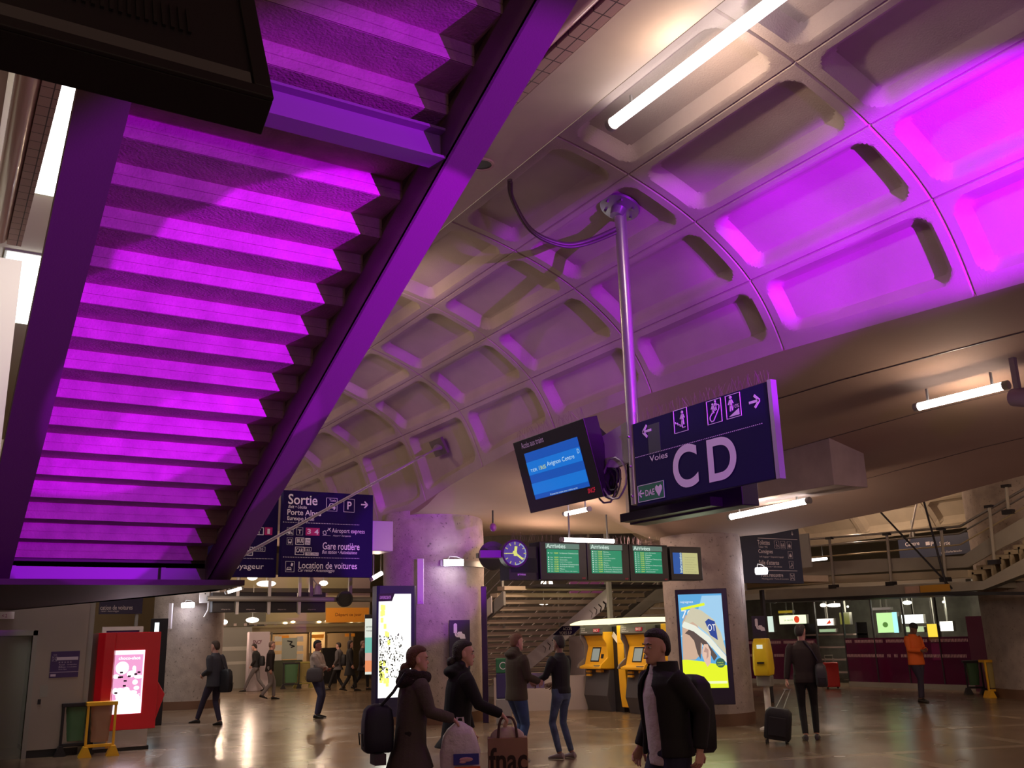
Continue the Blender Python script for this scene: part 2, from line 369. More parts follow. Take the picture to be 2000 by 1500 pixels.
# ================================================================ main staircase overhead
t = thing('staircase', 'concrete staircase seen from below, washed in magenta light', 'staircase', (1.8, 11.7, 2.55))
def loc(mb, o):   # world coordinates into the thing's own
    L = o.matrix_world.inverted(); mb.v = [tuple(L @ V(v)) for v in mb.v]; return mb
RUN, RISE, SY, SZ = .393, .1665, 11.683, 2.692
for k in range(0, 30):
    y = SY-RUN*k; z = SZ+RISE*k; mb = MB()
    prof = [(y, z), (y, z+.072), (y+.007, z+.074), (y+.007, z+.080), (y, z+.082), (y, z+RISE), (y-RUN+.012, z+RISE), (y-RUN+.012, z+RISE+.06), (y+.05, z+RISE+.06), (y+.05, z+.03)]
    jx = random.uniform(-.02, .02)
    mb.prism(prof, .70+jx*.5, 2.83, 'x'); loc(mb, t).build('step', STEP, t)
def strz(Y): return 3.64-.4173*(Y-8.69)
for nm, x0, x1 in (('stringer', 2.82, 3.07), ('stringer', .435, .74)):
    mb = MB(); w = .02
    ya, yb = 11.75, 0.2
    for (xa, xb, za, zb) in ((x0, x1, 0, .12 if x0 < 1 else .03), (x0, x1, .62, .65), ((x0+x1)/2-.02 if x0 > 1 else x1-.04, (x0+x1)/2+.02 if x0 > 1 else x1, .03, .62)):
        if za == .62: xa, xb = (2.86, 3.07) if x0 > 1 else (.70, .74)
        mb.prism([(ya, strz(ya)+za), (yb, strz(yb)+za), (yb, strz(yb)+zb), (ya, strz(ya)+zb)], xa, xb, 'x')
    if x0 > 1:
        mb.prism([(ya, strz(ya)), (yb, strz(yb)), (yb, strz(yb)+.34), (ya, strz(ya)+.34)], x0, x0+.02, 'x')
    loc(mb, t).build(nm, STRG, t)
mb = MB(); zc = 5.02
mb.box(.74, 2.82, 5.42, 5.60, zc, zc+.02); mb.box(.74, 2.82, 5.42, 5.60, zc+.22, zc+.24); mb.box(.74, 2.82, 5.50, 5.515, zc+.02, zc+.22)
loc(mb, t).build('cross_beam', mat('beam_paint', (.26, .17, .26), .4), t)
mb = MB(); mb.prism([(3.07, 10.9), (3.07, 12.2), (1.25, 18.2), (-4, 18.2), (-4, 11.0), (.435, 11.0)], 2.36, 2.42, 'z')
mb.prism([(3.07, 11.75), (3.07, 12.2), (1.25, 18.2), (1.15, 18.2), (2.9, 12.1), (2.9, 11.75)], 2.36, 2.72, 'z')
mb.prism([(3.07, 11.75), (3.07, 12.2), (1.25, 18.2), (-4, 18.2), (-4, 11.75)], 2.66, 2.72, 'z')
loc(mb, t).build('landing', mat('landing_paint', (.06, .032, .04), .6), t)
mb = MB(); mb.box(-4, 2.82, 11.70, 11.74, 2.42, 2.60)
for x in (.75, 2.3): mb.box(x, x+.05, 11.62, 11.70, 2.42, 2.60)
loc(mb, t).build('edge_beam', mat('edge_beam_paint', (.30, .2, .34), .45), t)
# brace rod from the vault to the landing, with its plate
pl = atX(860, 872, 8.66); b0 = V((3.05, 12.0, 2.62))
t = thing('tie_rod', 'long thin steel rod slanting across the exit sign up to a vault plate', 'rod', tuple(b0))
dr = (pl-b0).normalized(); mb = MB(); mb.tube([b0, pl-dr*.75], .022, 10); mb.tube([pl-dr*.75, pl-dr*.35, pl-dr*.05], [.022, .05, .13], 12, flat=.5)
loc(mb, t).build('rod', mat('rod_paint', (.35, .28, .33), .5), t, smooth=True)
mb = MB(); M = Matrix.Translation(pl) @ Matrix.Rotation(radians(62), 4, 'Y')
mb.box(-.17, .17, -.26, .26, -.06, .0, M); loc(mb, t).build('plate', mat('plate_paint', (.16, .13, .12), .5), t)
# ================================================================ hanging monitor housing at top left (its back)
fr = Fr((.615, 2.12, 3.055), 0, tilt=radians(-28))
t = fr.thing('hanging_monitor', 'large black monitor housing hanging at the top left, vents on its back', 'monitor')
x1, z1 = 0.0, 0.0; L = -1.75; Hh = 1.15
mb = MB(); mb.box(L, 0, .012, .115, 0, Hh); mb.frame(L, 0, 0, Hh, .045, 0, .012); mb.build('housing', DARK, t, bevel=.003)
mb = MB(); mb.box(L+.05, -.05, .006, .0125, .05, .105)
for i in range(60): pass
mb.build('lower_grille', mat('grey_grille', (.10, .09, .10), .5), t)
mb = MB()
for i in range(34): mb.box(-.20-i*.021, -.191-i*.021, .004, .0125, .22, .34)
mb.build('vent', BLACK, t)
mb = MB().box(-1.0, -.92, .02, .08, Hh, Hh+3.2); mb.build('hanger', DARK, t)
# ================================================================ fluorescent fittings
def tube_light(p, q, label, r=.045, energy=40, hang=None, group=None, es=None, parts=True):
    p = V(p); q = V(q); t = thing('tube_light', label, 'light', tuple(p), group=group)
    d = (q-p).normalized(); mb = MB(); mb.tube([p, q], r, 14); loc(mb, t).build('tube', TUBE, t, smooth=True)
    if parts:
        for a, b in ((p-d*.06, p), (q, q+d*.06)):
            mb = MB(); mb.tube([a, b], r*1.12, 14); loc(mb, t).build('end_cap', GALV, t, smooth=True)
        if hang:
            mb = MB()
            for k in (.12, .88):
                c = p.lerp(q, k); mb.box(c.x-.012, c.x+.012, c.y-.012, c.y+.012, c.z+r*.5, c.z+hang)
            loc(mb, t).build('bracket', GALV, t)
    l = light('tube_lamp', 'POINT', (p+q)/2-V((0, 0, r+.04)), energy, WARM, shadow_soft_size=.03); l.parent = t
    l.matrix_parent_inverse = t.matrix_world.inverted()
    return t
tube_light((5.62, 7.0, 6.90), (5.62, 4.4, 6.90), 'long bright tube light hanging under the vault near the top edge', .062, 32, hang=.16)
tube_light((11.7, 12.0, 3.62), (11.75, 10.35, 3.68), 'bright tube light under the soffit to the right of the CD sign', .05, 45, hang=.1)
tube_light((10.55, 7.32, 4.42), (10.55, 6.18, 4.42), 'tube light under the soffit near the right edge, by a grey spotlight', .05, 40, hang=.2)
tube_light((11.0, 15.98, 4.12), (11.0, 15.2, 4.12), 'tube light seen under the edge of the blue train monitor', .045, 30, hang=.2)
fr = Fr((11, 14.6, 3.6)); a = fr.uv(1100, 1054); b = fr.uv(1198, 1057)
tube_light((11+a[0], 14.6, 3.6+a[1]), (11+b[0], 14.6, 3.6+b[1]), 'horizontal tube light just above the arrivals screens', .04, 60, hang=.5)
a = atY(1560, 1096, 24.5); b = atY(1614, 1091, 24.5)
tube_light(a, b, 'tube light on the bridge edge beside the toilets sign', .05, 25, hang=3)
a = atY(727, 1130, 21.5); b = atY(746, 1119, 21.5)
tube_light(a, b, 'small tube light left of the broad column', .05, 25, hang=2.2)
# a grey spotlight at the right edge
t = thing('spotlight', 'grey spotlight clipped beside the tube light at the right edge', 'spotlight', (10.3, 5.95, 4.2))
mb = MB(); mb.tube([(0, 0, 0), (-.05, -.5, -.12)], [.10, .14], 16); mb.build('housing', mat('lamp_grey', (.25, .16, .24), .5), t, smooth=40)
mb = MB(); mb.box(-.03, .03, -.1, -.04, .05, .45); mb.build('arm', GALV, t)
# bulkhead lights on the columns
def bulkhead(px, py, Y, w, label, en=14, hh=.14):
    c = atY(px, py, Y); t = thing('bulkhead_light', label, 'light', tuple(c), rz=-AZ*.8)
    mb = MB(); mb.tube([(-w/2, 0, 0), (w/2, 0, 0)], hh/2, 14); mb.build('lens', emi('bulkhead_lens', (.93, .93, 1), 9), t, smooth=True)
    mb = MB(); mb.box(-w/2, w/2, .02, .09, -hh*.42, hh*.42); mb.build('body', GALV, t, bevel=.01)
    mb = MB(); mb.tube([(-w*.3, .05, .06), (-w*.2, .05, .14), (w*.15, .05, .13), (w*.35, .05, .1), (w*.55, .06, .02)], .012, 6); mb.build('cable', GALV, t, smooth=True)
    l = light('bulkhead_lamp', 'POINT', tuple(c+V((-.05, -.2, -.08))), en, (.86, .86, 1), shadow_soft_size=.06); l.parent = t
    l.matrix_parent_inverse = t.matrix_world.inverted()
    return t
bulkhead(886, 1099, 18.22, .42, 'white glowing bulkhead light on the broad column above the phone notice')
bulkhead(1487, 1115, 13.95, .22, 'bulkhead light on the hat poster column beside the toilets sign')
bulkhead(367, 1182, 28.2, .34, 'bulkhead light on the column above the red machine')
for (px, py, Y, w, lab, grp) in ((493, 1128, 33, .35, 'round ceiling lamp below the traveller sign', None), (520, 1140, 30, .6, 'oval ceiling lamp below the exit sign', None), (632, 1139, 33, .3, 'small ceiling lamp below the exit sign, right of the oval one', None),
        (493, 1211, 34, .45, 'bright oval lamp above the white pillar display', None), (438, 1215, 37, .25, 'small lamp over the glass doors', None)):
    c = atY(px, py, Y); t = thing('ceiling_lamp', lab, 'light', tuple(c))
    mb = MB(); mb.ell((0, 0, 0), w/2, w/2, .09); mb.build('shade', emi('warm_lamp', (1, .9, .72), 6), t, smooth=True)
    mb = MB(); mb.tube([(0, 0, .05), (0, 0, 1.2)], .012, 6); mb.build('stem', GALV, t)
    l = light('ceiling_lamp_light', 'POINT', tuple(c-V((0, .1, .25))), 60, WARM, shadow_soft_size=.03); l.parent = t; l.matrix_parent_inverse = t.matrix_world.inverted()
a = atY(444, 1157, 26); b = atY(471, 1149, 26); tube_light(a, b, 'short tube light hanging by the dark screens', .04, 20, hang=2.6)
# vault-edge tubes behind the stairs, then fill points added to brighten the hall
def hall_light(x, y, z, e, sx=.6, sy=2.4, up=False):
    l = light('hall_tube_row', 'AREA', (x, y, z), e, WARM, (x, y, z+(1 if up else -1)), shape='RECTANGLE', size=sx, size_y=sy); return l
for y in (12.5, 16.5, 21.0, 26.0):
    l = light('vault_edge_tube', 'AREA', (4.95, y, 6.95), 30, WARM, (8.4, y, 5.6), shape='RECTANGLE', size=.12, size_y=1.5)
for (x, y, z, e) in ((4.6, -2.5, 3.6, 50), (9, -3, 3.6, 40), (0, -5, 4.2, 50), (-4, 6, 4.5, 60), (17.5, 8, 4.2, 120), (18, 2, 4.2, 120), (22.7, 12.5, 5.3, 130), (22.7, 18.5, 5.3, 130), (11.5, 27, 5.5, 200), (13, 33.5, 4.6, 60), (17, 24, 5.2, 120), (12.0, 18.4, 3.3, 90), (19.0, 9.5, 3.2, 60)):
    if e: light('hall_fill_lamp', 'POINT', (x, y, z), e, WARM, shadow_soft_size=.08)  # bare fill point without a fitting, added to brighten its part of the hall
# box beam with the tube under the soffit
mb = MB(); t = thing('box_beam', 'pale concrete box beam under the soffit behind the CD sign', 'beam', (11.35, 9.45, 3.78))
mb.box(0, .75, 0, 5.0, 0, .75); mb.build('beam', mat('beam_concrete', (.36, .29, .27), .8, var=.15), t, bevel=.01)
# wall tray on column 1 and 2
# recessed downlight in the slab strip
t = thing('downlight', 'unlit round recessed downlight in the slab strip', 'light', (5.02, 8.75, 7.09))
MB().ring((0, 0), .12, .15, -.01, .02).build('trim_ring', NOSE, t, smooth=True).rotation_euler = (pi/2, 0, 0)
mb = MB(); mb.disc((0, 0), .12, 0, .012, ax='z'); mb.build('recess', BLACK, t)
# ================================================================ pole with the CD sign
PX, PY = 6.93, 8.60
t = thing('sign_pole', 'tall steel pole hanging from the vault and carrying the CD sign', 'pole', (PX, PY, 3.16))
mb = MB(); mb.tube([(0, 0, 0), (0, 0, 3.72)], .075, 24); mb.build('pole', mat('satin_steel', (.62, .58, .62), .28, .85), t, smooth=True)
mb = MB(); Mx = Matrix.Translation((0, 0, 3.76)) @ Matrix.Rotation(radians(22), 4, 'Y')
rr = [[Mx @ V((r*cos(2*pi*i/32), r*sin(2*pi*i/32), z)) for i in range(32)] for z, r in ((-.16, .085), (-.05, .10), (-.03, .25), (.0, .26))]
mb.loft(rr); mb.build('flange', mat('flange_steel', (.3, .26, .32), .35, .7), t, smooth=40)
for k in range(6):
    mb = MB(); a = k*pi/3; mb.tube([Mx @ V((.19*cos(a), .19*sin(a), -.03)), Mx @ V((.19*cos(a), .19*sin(a), -.07))], .018, 6); mb.build('bolt', STEEL, t)
for z in (.10, .45, .80):
    MB().ell((-.078, 0, z), .012, .02, .02, 8, 6).build('rivet', STEEL, t)
mb = MB(); mb.tube([(-.07, 0, 3.42), (.07, 0, 3.42)], .03, 8); mb.build('cable_clip', DARK, t)
c0 = V((5.48, 8.87, 7.06)) - V((PX, PY, 3.16))
pth = [c0, c0+V((.12, .15, -.16)), c0+V((.42, .22, -.48)), c0+V((.80, .14, -.62)), c0+V((1.1, .02, -.58)), V((-.02, 0, 3.47))]
def smooth_path(P, n=6):
    P = [P[0]]+list(P)+[P[-1]]; out = []
    for i in range(1, len(P)-2):
        for k in range(n):
            u = k/n; out.append(.5*((2*P[i])+(-P[i-1]+P[i+1])*u+(2*P[i-1]-5*P[i]+4*P[i+1]-P[i+2])*u*u+(-P[i-1]+3*P[i]-3*P[i+1]+P[i+2])*u**3))
    return out+[P[-2]]
cc = thing('power_cable', 'thick dark cable looping from the slab joint to the steel pole', 'cable', (PX, PY, 3.16))
MB().tube(smooth_path(pth), .032, 10).build('cable', mat('cable_sheath', (.10, .05, .09), .4), cc, smooth=True)
MB().tube(smooth_path([p+V((0, -.03, -.045)) for p in pth[:-1]]+[V((-.05, 0, 3.40))]), .02, 8).build('thin_cable', mat('cable_sheath', (.1, .05, .09), .4), cc, smooth=True)
fr = Fr((6.86, 8.52, 3.16), rz=-pi/2)
t = fr.thing('platform_sign', 'large dark blue sign reading Voies CD on the steel pole', 'sign')
x0, z0, x1, z1 = fr.box(1252, 823, 1512, 988)
x1 = fr.uv(1500, 760)[0]; z1 = .93; z0 = -.03
mb = MB().box(0, x1, 0, .06, z0, z1); mb.build('panel', NAVY, t, bevel=.004)
mb = MB().box(x1, x1+.05, -.008, .07, z0-.01, z1+.01); mb.build('edge_profile', mat('lilac_aluminium', (.5, .45, .55), .35, .5), t)
mb = MB(); q = fr.uv(1286, 850); q2 = fr.uv(1324, 893)
mb.box(.27, .48, -.003, 0, .52, .86); mb.build('blank_sticker', mat('blank_navy', (.03, .022, .06), .5), t)
mb = MB()
fr.T(mb, 'C', 1316, 872, 1362, 955, y=-.008)
mb2 = MB()
def G(mb, txt, a, b, c, d, bold=0, **k):   # by four pixel corners averaged
    X0, Z0, X1, Z1 = fr.box(a, b, c, d); mb.text(txt, X0, Z0, X1, Z1, bold=bold, **k)
G(mb2, 'Voies', 1269, 886, 1305, 898, bold=.008)
def LZ(px, py): return fr.uv(px, py)
cx0, cz0 = LZ(1315, 952); cx1, cz1 = LZ(1362, 872)
mb2.text('C', LZ(1314, 900)[0], LZ(1340, 953)[1], LZ(1363, 900)[0], LZ(1340, 868)[1], bold=.022)
mb2.text('D', LZ(1383, 900)[0], LZ(1400, 940)[1], LZ(1440, 900)[0], LZ(1400, 855)[1], bold=.022)
mb2.build('lettering', WHITE, t)
mb = MB(); n = 74
for i in range(n):
    x = .02+i*(x1-.12)/n; mb.box(x, x+.011, -.004, 0, .525, .533)
mb.build('dotted_line', WHITE, t)
# pictogram builders, in a unit square
def fig(mb, ox, oz, s, kind, y=-.006):
    def P(a, b): return (ox+a*s, oz+b*s)
    def L(pts, w): mb.poly([P(*p) for p in pts], w*s, y, 0)
    def D(c, r): mb.disc(P(*c), r*s, y, 0, 16)
    def Q(pts): mb.prism([P(*p) for p in pts], y, 0)
    def FRM(): mb.frame(ox, ox+s*.86, oz, oz+s, .025*s, y, 0)
    def man(x, z, k=1.0):
        D((x, z+.56*k), .065*k); Q([(x-.07*k, z+.47*k), (x+.07*k, z+.47*k), (x+.06*k, z+.22*k), (x-.06*k, z+.22*k)])
        L([(x-.03*k, z+.25*k), (x-.05*k, z)], .055*k); L([(x+.03*k, z+.25*k), (x+.07*k, z+.02*k)], .055*k)
        L([(x-.06*k, z+.44*k), (x-.14*k, z+.28*k)], .035*k); L([(x+.06*k, z+.44*k), (x+.13*k, z+.3*k)], .035*k)
    if kind == 'stairs': FRM(); man(.55, .28); L([(.1, .5), (.1, .42), (.24, .42), (.24, .34), (.38, .34), (.38, .26), (.52, .26), (.52, .18), (.7, .18)], .035)
    elif kind == 'escalator':
        FRM(); L([(.16, .2), (.24, .1), (.36, .12), (.72, .58), (.74, .7), (.66, .76), (.54, .72), (.16, .3), (.16, .2)], .035); man(.36, .42, .7); man(.52, .52, .7)
    elif kind == 'ramp': FRM(); man(.3, .3, 1.05); Q([(.14, .08), (.74, .08), (.74, .34)]); mb.text('10%', ox+.44*s, oz+.38*s, ox+.78*s, oz+.54*s, y=y)
    elif kind == 'car':
        FRM(); L([(.16, .2), (.16, .34), (.22, .38), (.3, .56), (.56, .56), (.64, .38), (.7, .34), (.7, .2)], .05); Q([(.16, .22), (.7, .22), (.7, .38), (.16, .38)]); Q([(.18, .12), (.28, .12), (.28, .22), (.18, .22)]); Q([(.58, .12), (.68, .12), (.68, .22), (.58, .22)])
    elif kind == 'P': FRM(); mb.text('P', ox+.28*s, oz+.2*s, ox+.62*s, oz+.8*s, bold=.02, y=y)
    elif kind == 'bus': FRM(); Q([(.2, .24), (.66, .24), (.66, .44), (.2, .44)]); L([(.2, .4), (.22, .8), (.64, .8), (.66, .4)], .05); Q([(.24, .14), (.34, .14), (.34, .24), (.24, .24)]); Q([(.52, .14), (.62, .14), (.62, .24), (.52, .24)])
    elif kind == 'tram': FRM(); L([(.1, .3), (.3, .5), (.6, .4), (.76, .2)], .1); L([(.1, .7), (.75, .75)], .05); Q([(.2, .14), (.42, .14), (.42, .4), (.2, .4)]); Q([(.5, .5), (.74, .3), (.74, .14), (.5, .2)])
    elif kind == 'right': L([(0, .5), (.74, .5)], .15); L([(.42, .86), (.8, .5), (.42, .14)], .15)
    elif kind == 'left': L([(.06, .5), (.8, .5)], .15); L([(.38, .86), (0, .5), (.38, .14)], .15)
    elif kind == 'down': L([(.4, 1), (.4, .1)], .14); L([(.1, .45), (.4, .08), (.7, .45)], .14)
    elif kind == 'chair': FRM(); D((.42, .78), .07); L([(.42, .68), (.42, .42), (.6, .42), (.66, .22)], .06); L([(.3, .5), (.26, .25), (.42, .14), (.58, .22)], .04)
    elif kind == 'two': FRM(); man(.25, .15, .95); man(.6, .15, .95)
    elif kind == 'bag': FRM(); Q([(.22, .2), (.64, .2), (.64, .55), (.22, .55)]); L([(.36, .55), (.36, .68), (.5, .68), (.5, .55)], .05)
    elif kind == 'seat': FRM(); D((.55, .72), .07); L([(.56, .6), (.58, .32), (.3, .32), (.26, .12)], .08)
    elif kind == 'meet': FRM(); [L([(.43+.33*a, .5+.36*b), (.43+.1*a, .5+.12*b)], .07) for a, b in ((1, 1), (-1, 1), (1, -1), (-1, -1))]; [Q([(.43+.06*a, .5+.06*b), (.43+.2*a, .5+.06*b), (.43+.06*a, .5+.22*b)]) for a, b in ((1, 1), (-1, 1), (1, -1), (-1, -1))]
    elif kind == 'plane': L([(.05, .3), (.05, .55), (.3, .62), (.42, .4), (.42, .2), (.1, .2), (.05, .3)], .06); L([(.5, .6), (.95, .95)], .08); L([(.62, .95), (.8, .8), (.95, .55)], .05); L([(0, .06), (.95, .06)], .03)
    elif kind == 'rent': FRM(); L([(.14, .14), (.14, .3), (.22, .44), (.48, .44), (.56, .3), (.56, .14)], .05); Q([(.14, .18), (.56, .18), (.56, .3), (.14, .3)]); Q([(.5, .6), (.66, .52), (.76, .78), (.58, .86)])
    elif kind == 'T': FRM(); L([(.2, .68), (.66, .68)], .1); L([(.43, .68), (.43, .2)], .1)
    elif kind == 'hand':   # phone receiver and a hand with coins
        L([(.2, .98), (.2, .42)], .26); D((.2, .98), .13); L([(.2, .42), (.26, .2), (.46, .16)], .14); Q([(.42, .5), (.66, .5), (.74, .36), (.9, .3), (.96, 0), (.58, 0), (.42, .2), (.3, .36)])
def icons(name, parent, items, mt=WHITE):
    mb = MB()
    for (x, z, s, k) in items: fig(mb, x, z, s, k)
    return mb.build(name, mt, parent)
def sq(px, py0, py1, kind):
    a = fr.uv(px, py1); b = fr.uv(px, py0); return (a[0], a[1], b[1]-a[1], kind)
icons('pictogram', t, [sq(1257, 828, 860, 'left'), sq(1318, 802, 848, 'stairs'), sq(1383, 784, 831, 'escalator'), sq(1420, 773, 820, 'ramp'), sq(1465, 770, 804, 'right')])
q0 = fr.uv(1259, 972); q1 = fr.uv(1313, 938)
mb = MB().box(.03, .50, -.006, 0, .0, .20); g = mb.build('defibrillator_label', GREEN, t); g['label'] = 'small green label reading DAE with a heart'
mb = MB().frame(.035, .495, .005, .195, .006, -.009, -.005); fig(mb, .055, .045, .11, 'left', -.009); mb.text('DAE', .17, .06, .33, .13, bold=.02, y=-.009)
mb.prism([(.345+.115*a, .03+.13*b) for a, b in ((.5, 0), (1, .6), (1, .85), (.78, 1), (.5, .82), (.22, 1), (0, .85), (0, .6))], -.009, -.005); mb.build('label_lettering', WHITE, g)
# anti-bird spikes
def spikes(fr_or, x0, x1, z, name, parent, n, h=.14):
    mb = MB()
    for i in range(n):
        x = lerp(x0, x1, i/(n-1)); a = random.uniform(-.05, .05); b = random.uniform(-.05, .05)
        mb.tube([(x, .03, z), (x+a, .03+b, z+h*random.uniform(.7, 1.1))], .0016, 3)
    o = mb.build(name, mat('spike_wire', (.35, .22, .25), .4, .5), parent); o['kind'] = 'stuff'; return o
spikes(fr, .1, x1, .93, 'bird_spike', t, 80)
# ---------------------------------------------------------------- blue train monitor beside the pole
X = 6.62
fr = Fr((X, 10.82, 4.22), rz=-pi/2, tilt=radians(15))
t = fr.thing('train_monitor', 'black tilted monitor with a blue screen showing Avignon Centre', 'monitor')
A_ = fr.uv(1000, 862); B_ = fr.uv(1140, 821); C_ = fr.uv(1037, 1005); D_ = fr.uv(1178, 968)
x0 = (A_[0]+C_[0])/2; x1 = B_[0]; z1 = (A_[1]+B_[1])/2; z0 = (C_[1]+D_[1])/2
mb = MB(); mb.box(x0, x1, 0, .22, z0, z1); mb.prism([(.22, z0+.05), (.22, z1-.05), (.42, z1-.3), (.42, z0+.15)], x0+.12, x1-.1, 'x'); mb.build('housing', DARK, t, bevel=.006)
s0 = fr.uv(1025, 884); s1 = fr.uv(1128, 855); s2 = fr.uv(1045, 976); s3 = fr.uv(1152, 950)
sx0 = (s0[0]+s2[0])/2; sx1 = (s1[0]+s3[0])/2; sz1 = (s0[1]+s1[1])/2; sz0 = (s2[1]+s3[1])/2
mb = MB().box(sx0, sx1, -.004, 0, sz0, sz1); scr = mb.build('screen', emi('blue_screen', (.0, .075, .42), 1.0), t); scr['label'] = 'glowing blue screen'
H_ = sz1-sz0; W_ = sx1-sx0
mb = MB().box(sx0, sx1, -.006, -.004, sz0+.52*H_, sz0+.80*H_); mb.box(sx0, sx1, -.006, -.004, sz0+.10*H_, sz0+.34*H_); mb.build('band', emi('blue_screen_light', (.0, .16, .62), 1.0), scr)
mb = MB(); mb.text('Avignon Centre', sx0+.38*W_, sz0+.58*H_, sx0+.88*W_, sz0+.70*H_, y=-.009); mb.text('Prenez les trains avec votre carte', sx0+.3*W_, sz0+.015*H_, sx0+.8*W_, sz0+.05*H_, y=-.009)
mb.text('D', sx0+.95*W_, sz0+.68*H_, sx0+.985*W_, sz0+.77*H_, y=-.009); mb.text('TER', sx0+.05*W_, sz0+.58*H_, sx0+.18*W_, sz0+.64*H_, y=-.009)
mb.build('screen_text', emi('screen_white', (.6, .85, 1), .8), scr)
mb = MB(); mb.text('13h35', sx0+.22*W_, sz0+.58*H_, sx0+.35*W_, sz0+.66*H_, y=-.009); mb.build('time_text', emi('screen_yellow', (.7, .8, .1), .9), scr)
mb = MB(); q = fr.uv(1019, 872); mb.text('Accès aux trains', sx0-.02, sz1+.07, sx0+.42*W_, sz1+.15, y=-.004); mb.build('lettering', WHITE, t)
mb = MB(); mb.text('SNCF', x1-.28, z0+.08, x1-.12, z0+.14, bold=.02, shear=.2, y=-.004); mb.build('logo', emi('red_logo', (.8, .02, .06), .5), t)
spikes(fr, x0+.1, x1, z1, 'bird_spike', t, 60)
t = thing('bracket_arm', 'pale lilac bracket arm joining the pole to the blue monitor', 'bracket', (PX, PY, 3.9))
mb = MB(); mb.prism([(0, .28), (1.35, .05), (1.6, -.25), (1.1, -.1), (.35, -.25), (0, -.22)], -.02, .02, 'x'); mb.build('arm', mat('arm_paint', (.42, .34, .42), .5), t)
t = thing('cable_bundle', 'black looping cables between the pole and the blue monitor', 'cable', (PX, PY, 3.5))
for k in range(5):
    mb = MB(); r = random.uniform(.10, .24); c = V((-.05+.03*k, .35+.08*k, .02)); n = 14
    mb.tube([c+V((random.uniform(-.02, .02), r*cos(2*pi*i/n), r*1.1*sin(2*pi*i/n))) for i in range(n+1)], .012, 6); mb.build('cable', BLACK if k % 2 else mat('steel_cable', (.3, .25, .3), .4, .6), t, smooth=True)
t = thing('rear_monitor', 'dark monitor hanging behind the CD sign, seen from below', 'monitor', (7.35, 7.35, 3.02))
mb = MB(); mb.box(0, .25, 0, 1.95, 0, 1.05); mb.build('housing', DARK, t, bevel=.01); mb = MB().box(-.18, 0, .3, 1.9, .02, .12); mb.build('lower_rail', BLACK, t)
# ================================================================ exit sign
fr = Fr((5, 18.2, 2.75))
t = fr.thing('exit_sign', 'dark blue exit sign reading Sortie with bus, tram and car rental lines', 'sign')
x0, z0, x1, z1 = fr.box(551, 962, 728, 1127); mb = MB().box(x0, x1, 0, .16, z0, z1); mb.build('panel', NAVY, t, bevel=.004)
def TT(mb, s, a, b, c, d, **k):
    X0, Z0, X1, Z1 = fr.box(a, b, c, d); mb.text(s, X0, Z0, X1, Z1, **k)
mb = MB(); bo = dict(bold=.012)
TT(mb, 'Sortie', 563, 966, 620, 986, **bo); TT(mb, 'Exit • Uscita', 563, 987, 599, 993, shear=.25, bold=.01); TT(mb, 'Porte Alpes', 561, 996, 627, 1010, **bo); TT(mb, 'Eurexpo Lyon', 561, 1009, 613, 1019, **bo)
TT(mb, 'Aéroport express', 648, 1033, 712, 1044); TT(mb, 'Airport • Aeroporto', 650, 1045, 685, 1049, shear=.25); TT(mb, 'Gare routière', 630, 1060, 702, 1074, bold=.006); TT(mb, 'Bus station • Autostazione', 629, 1075, 697, 1082, shear=.25)
TT(mb, 'Location de voitures', 583, 1098, 697, 1111, bold=.006); TT(mb, 'Car rental • Autonoleggio', 582, 1111, 653, 1119, shear=.25)
TT(mb, 'BUS', 580, 1052, 592, 1060, bold=.03); TT(mb, 'CAR', 578, 1071, 592, 1079, bold=.02); TT(mb, 'Taxis', 643, 975, 656, 980)
mb.build('lettering', WHITE, t)
def fm(mb, a, b, c, d, w=.012):
    X0, Z0, X1, Z1 = fr.box(a, b, c, d); mb.frame(X0, X1, Z0, Z1, w, -.006, 0)
def bx(mb, a, b, c, d, y=-.004):
    X0, Z0, X1, Z1 = fr.box(a, b, c, d); mb.box(X0, X1, y, 0, Z0, Z1)
mb = MB(); fm(mb, 577, 1050, 594, 1064); fm(mb, 576, 1068, 594, 1084)
bx(mb, 596, 1051, 606, 1064); bx(mb, 596, 1079, 622, 1085)
for (a, k) in (((637, 972, 998), 'car'), ((671, 974, 1000), 'P'), ((705, 977, 994), 'right'), ((560, 1030, 1045), 'tram'), ((579, 1030, 1045), 'T'), ((630, 1030, 1047), 'plane'), ((560, 1050, 1064), 'bus'), ((557, 1096, 1117), 'rent')):
    s_ = sq(*a, k); fig(mb, *s_)
mb.build('pictogram', WHITE, t)
mb = MB(); bx(mb, 597, 1031, 624, 1046); o = mb.build('line_number_box', mat('tram_magenta', (.50, .01, .16), .5), t)
mb = MB(); TT(mb, '3', 600, 1033, 607, 1043, bold=.03, y=-.007); TT(mb, '4', 614, 1034, 622, 1044, bold=.03, y=-.007); mb.build('numbers', WHITE, o)
mb = MB(); TT(mb, '198', 597, 1053, 605, 1057, y=-.007); TT(mb, '296', 597, 1059, 605, 1063, y=-.007); TT(mb, '1980 2960', 597, 1080, 621, 1084, y=-.007); mb.build('bus_numbers', NAVY, t)
mb = MB(); TT(mb, '165', 597, 1071, 605, 1076, y=-.007); fm(mb, 595, 1069, 608, 1077, .006)
for yy, b_ in ((1020, 1026), (1089, 1091)):
    p = fr.uv(553, yy); q = fr.uv(703, b_)
    for i in range(48): x = lerp(p[0], q[0], i/48); mb.box(x, x+.014, -.004, 0, (p[1]+q[1])/2, (p[1]+q[1])/2+.012)
mb.build('dotted_line', WHITE, t)
spikes(fr, x0, x1, z1, 'bird_spike', t, 70, .12)
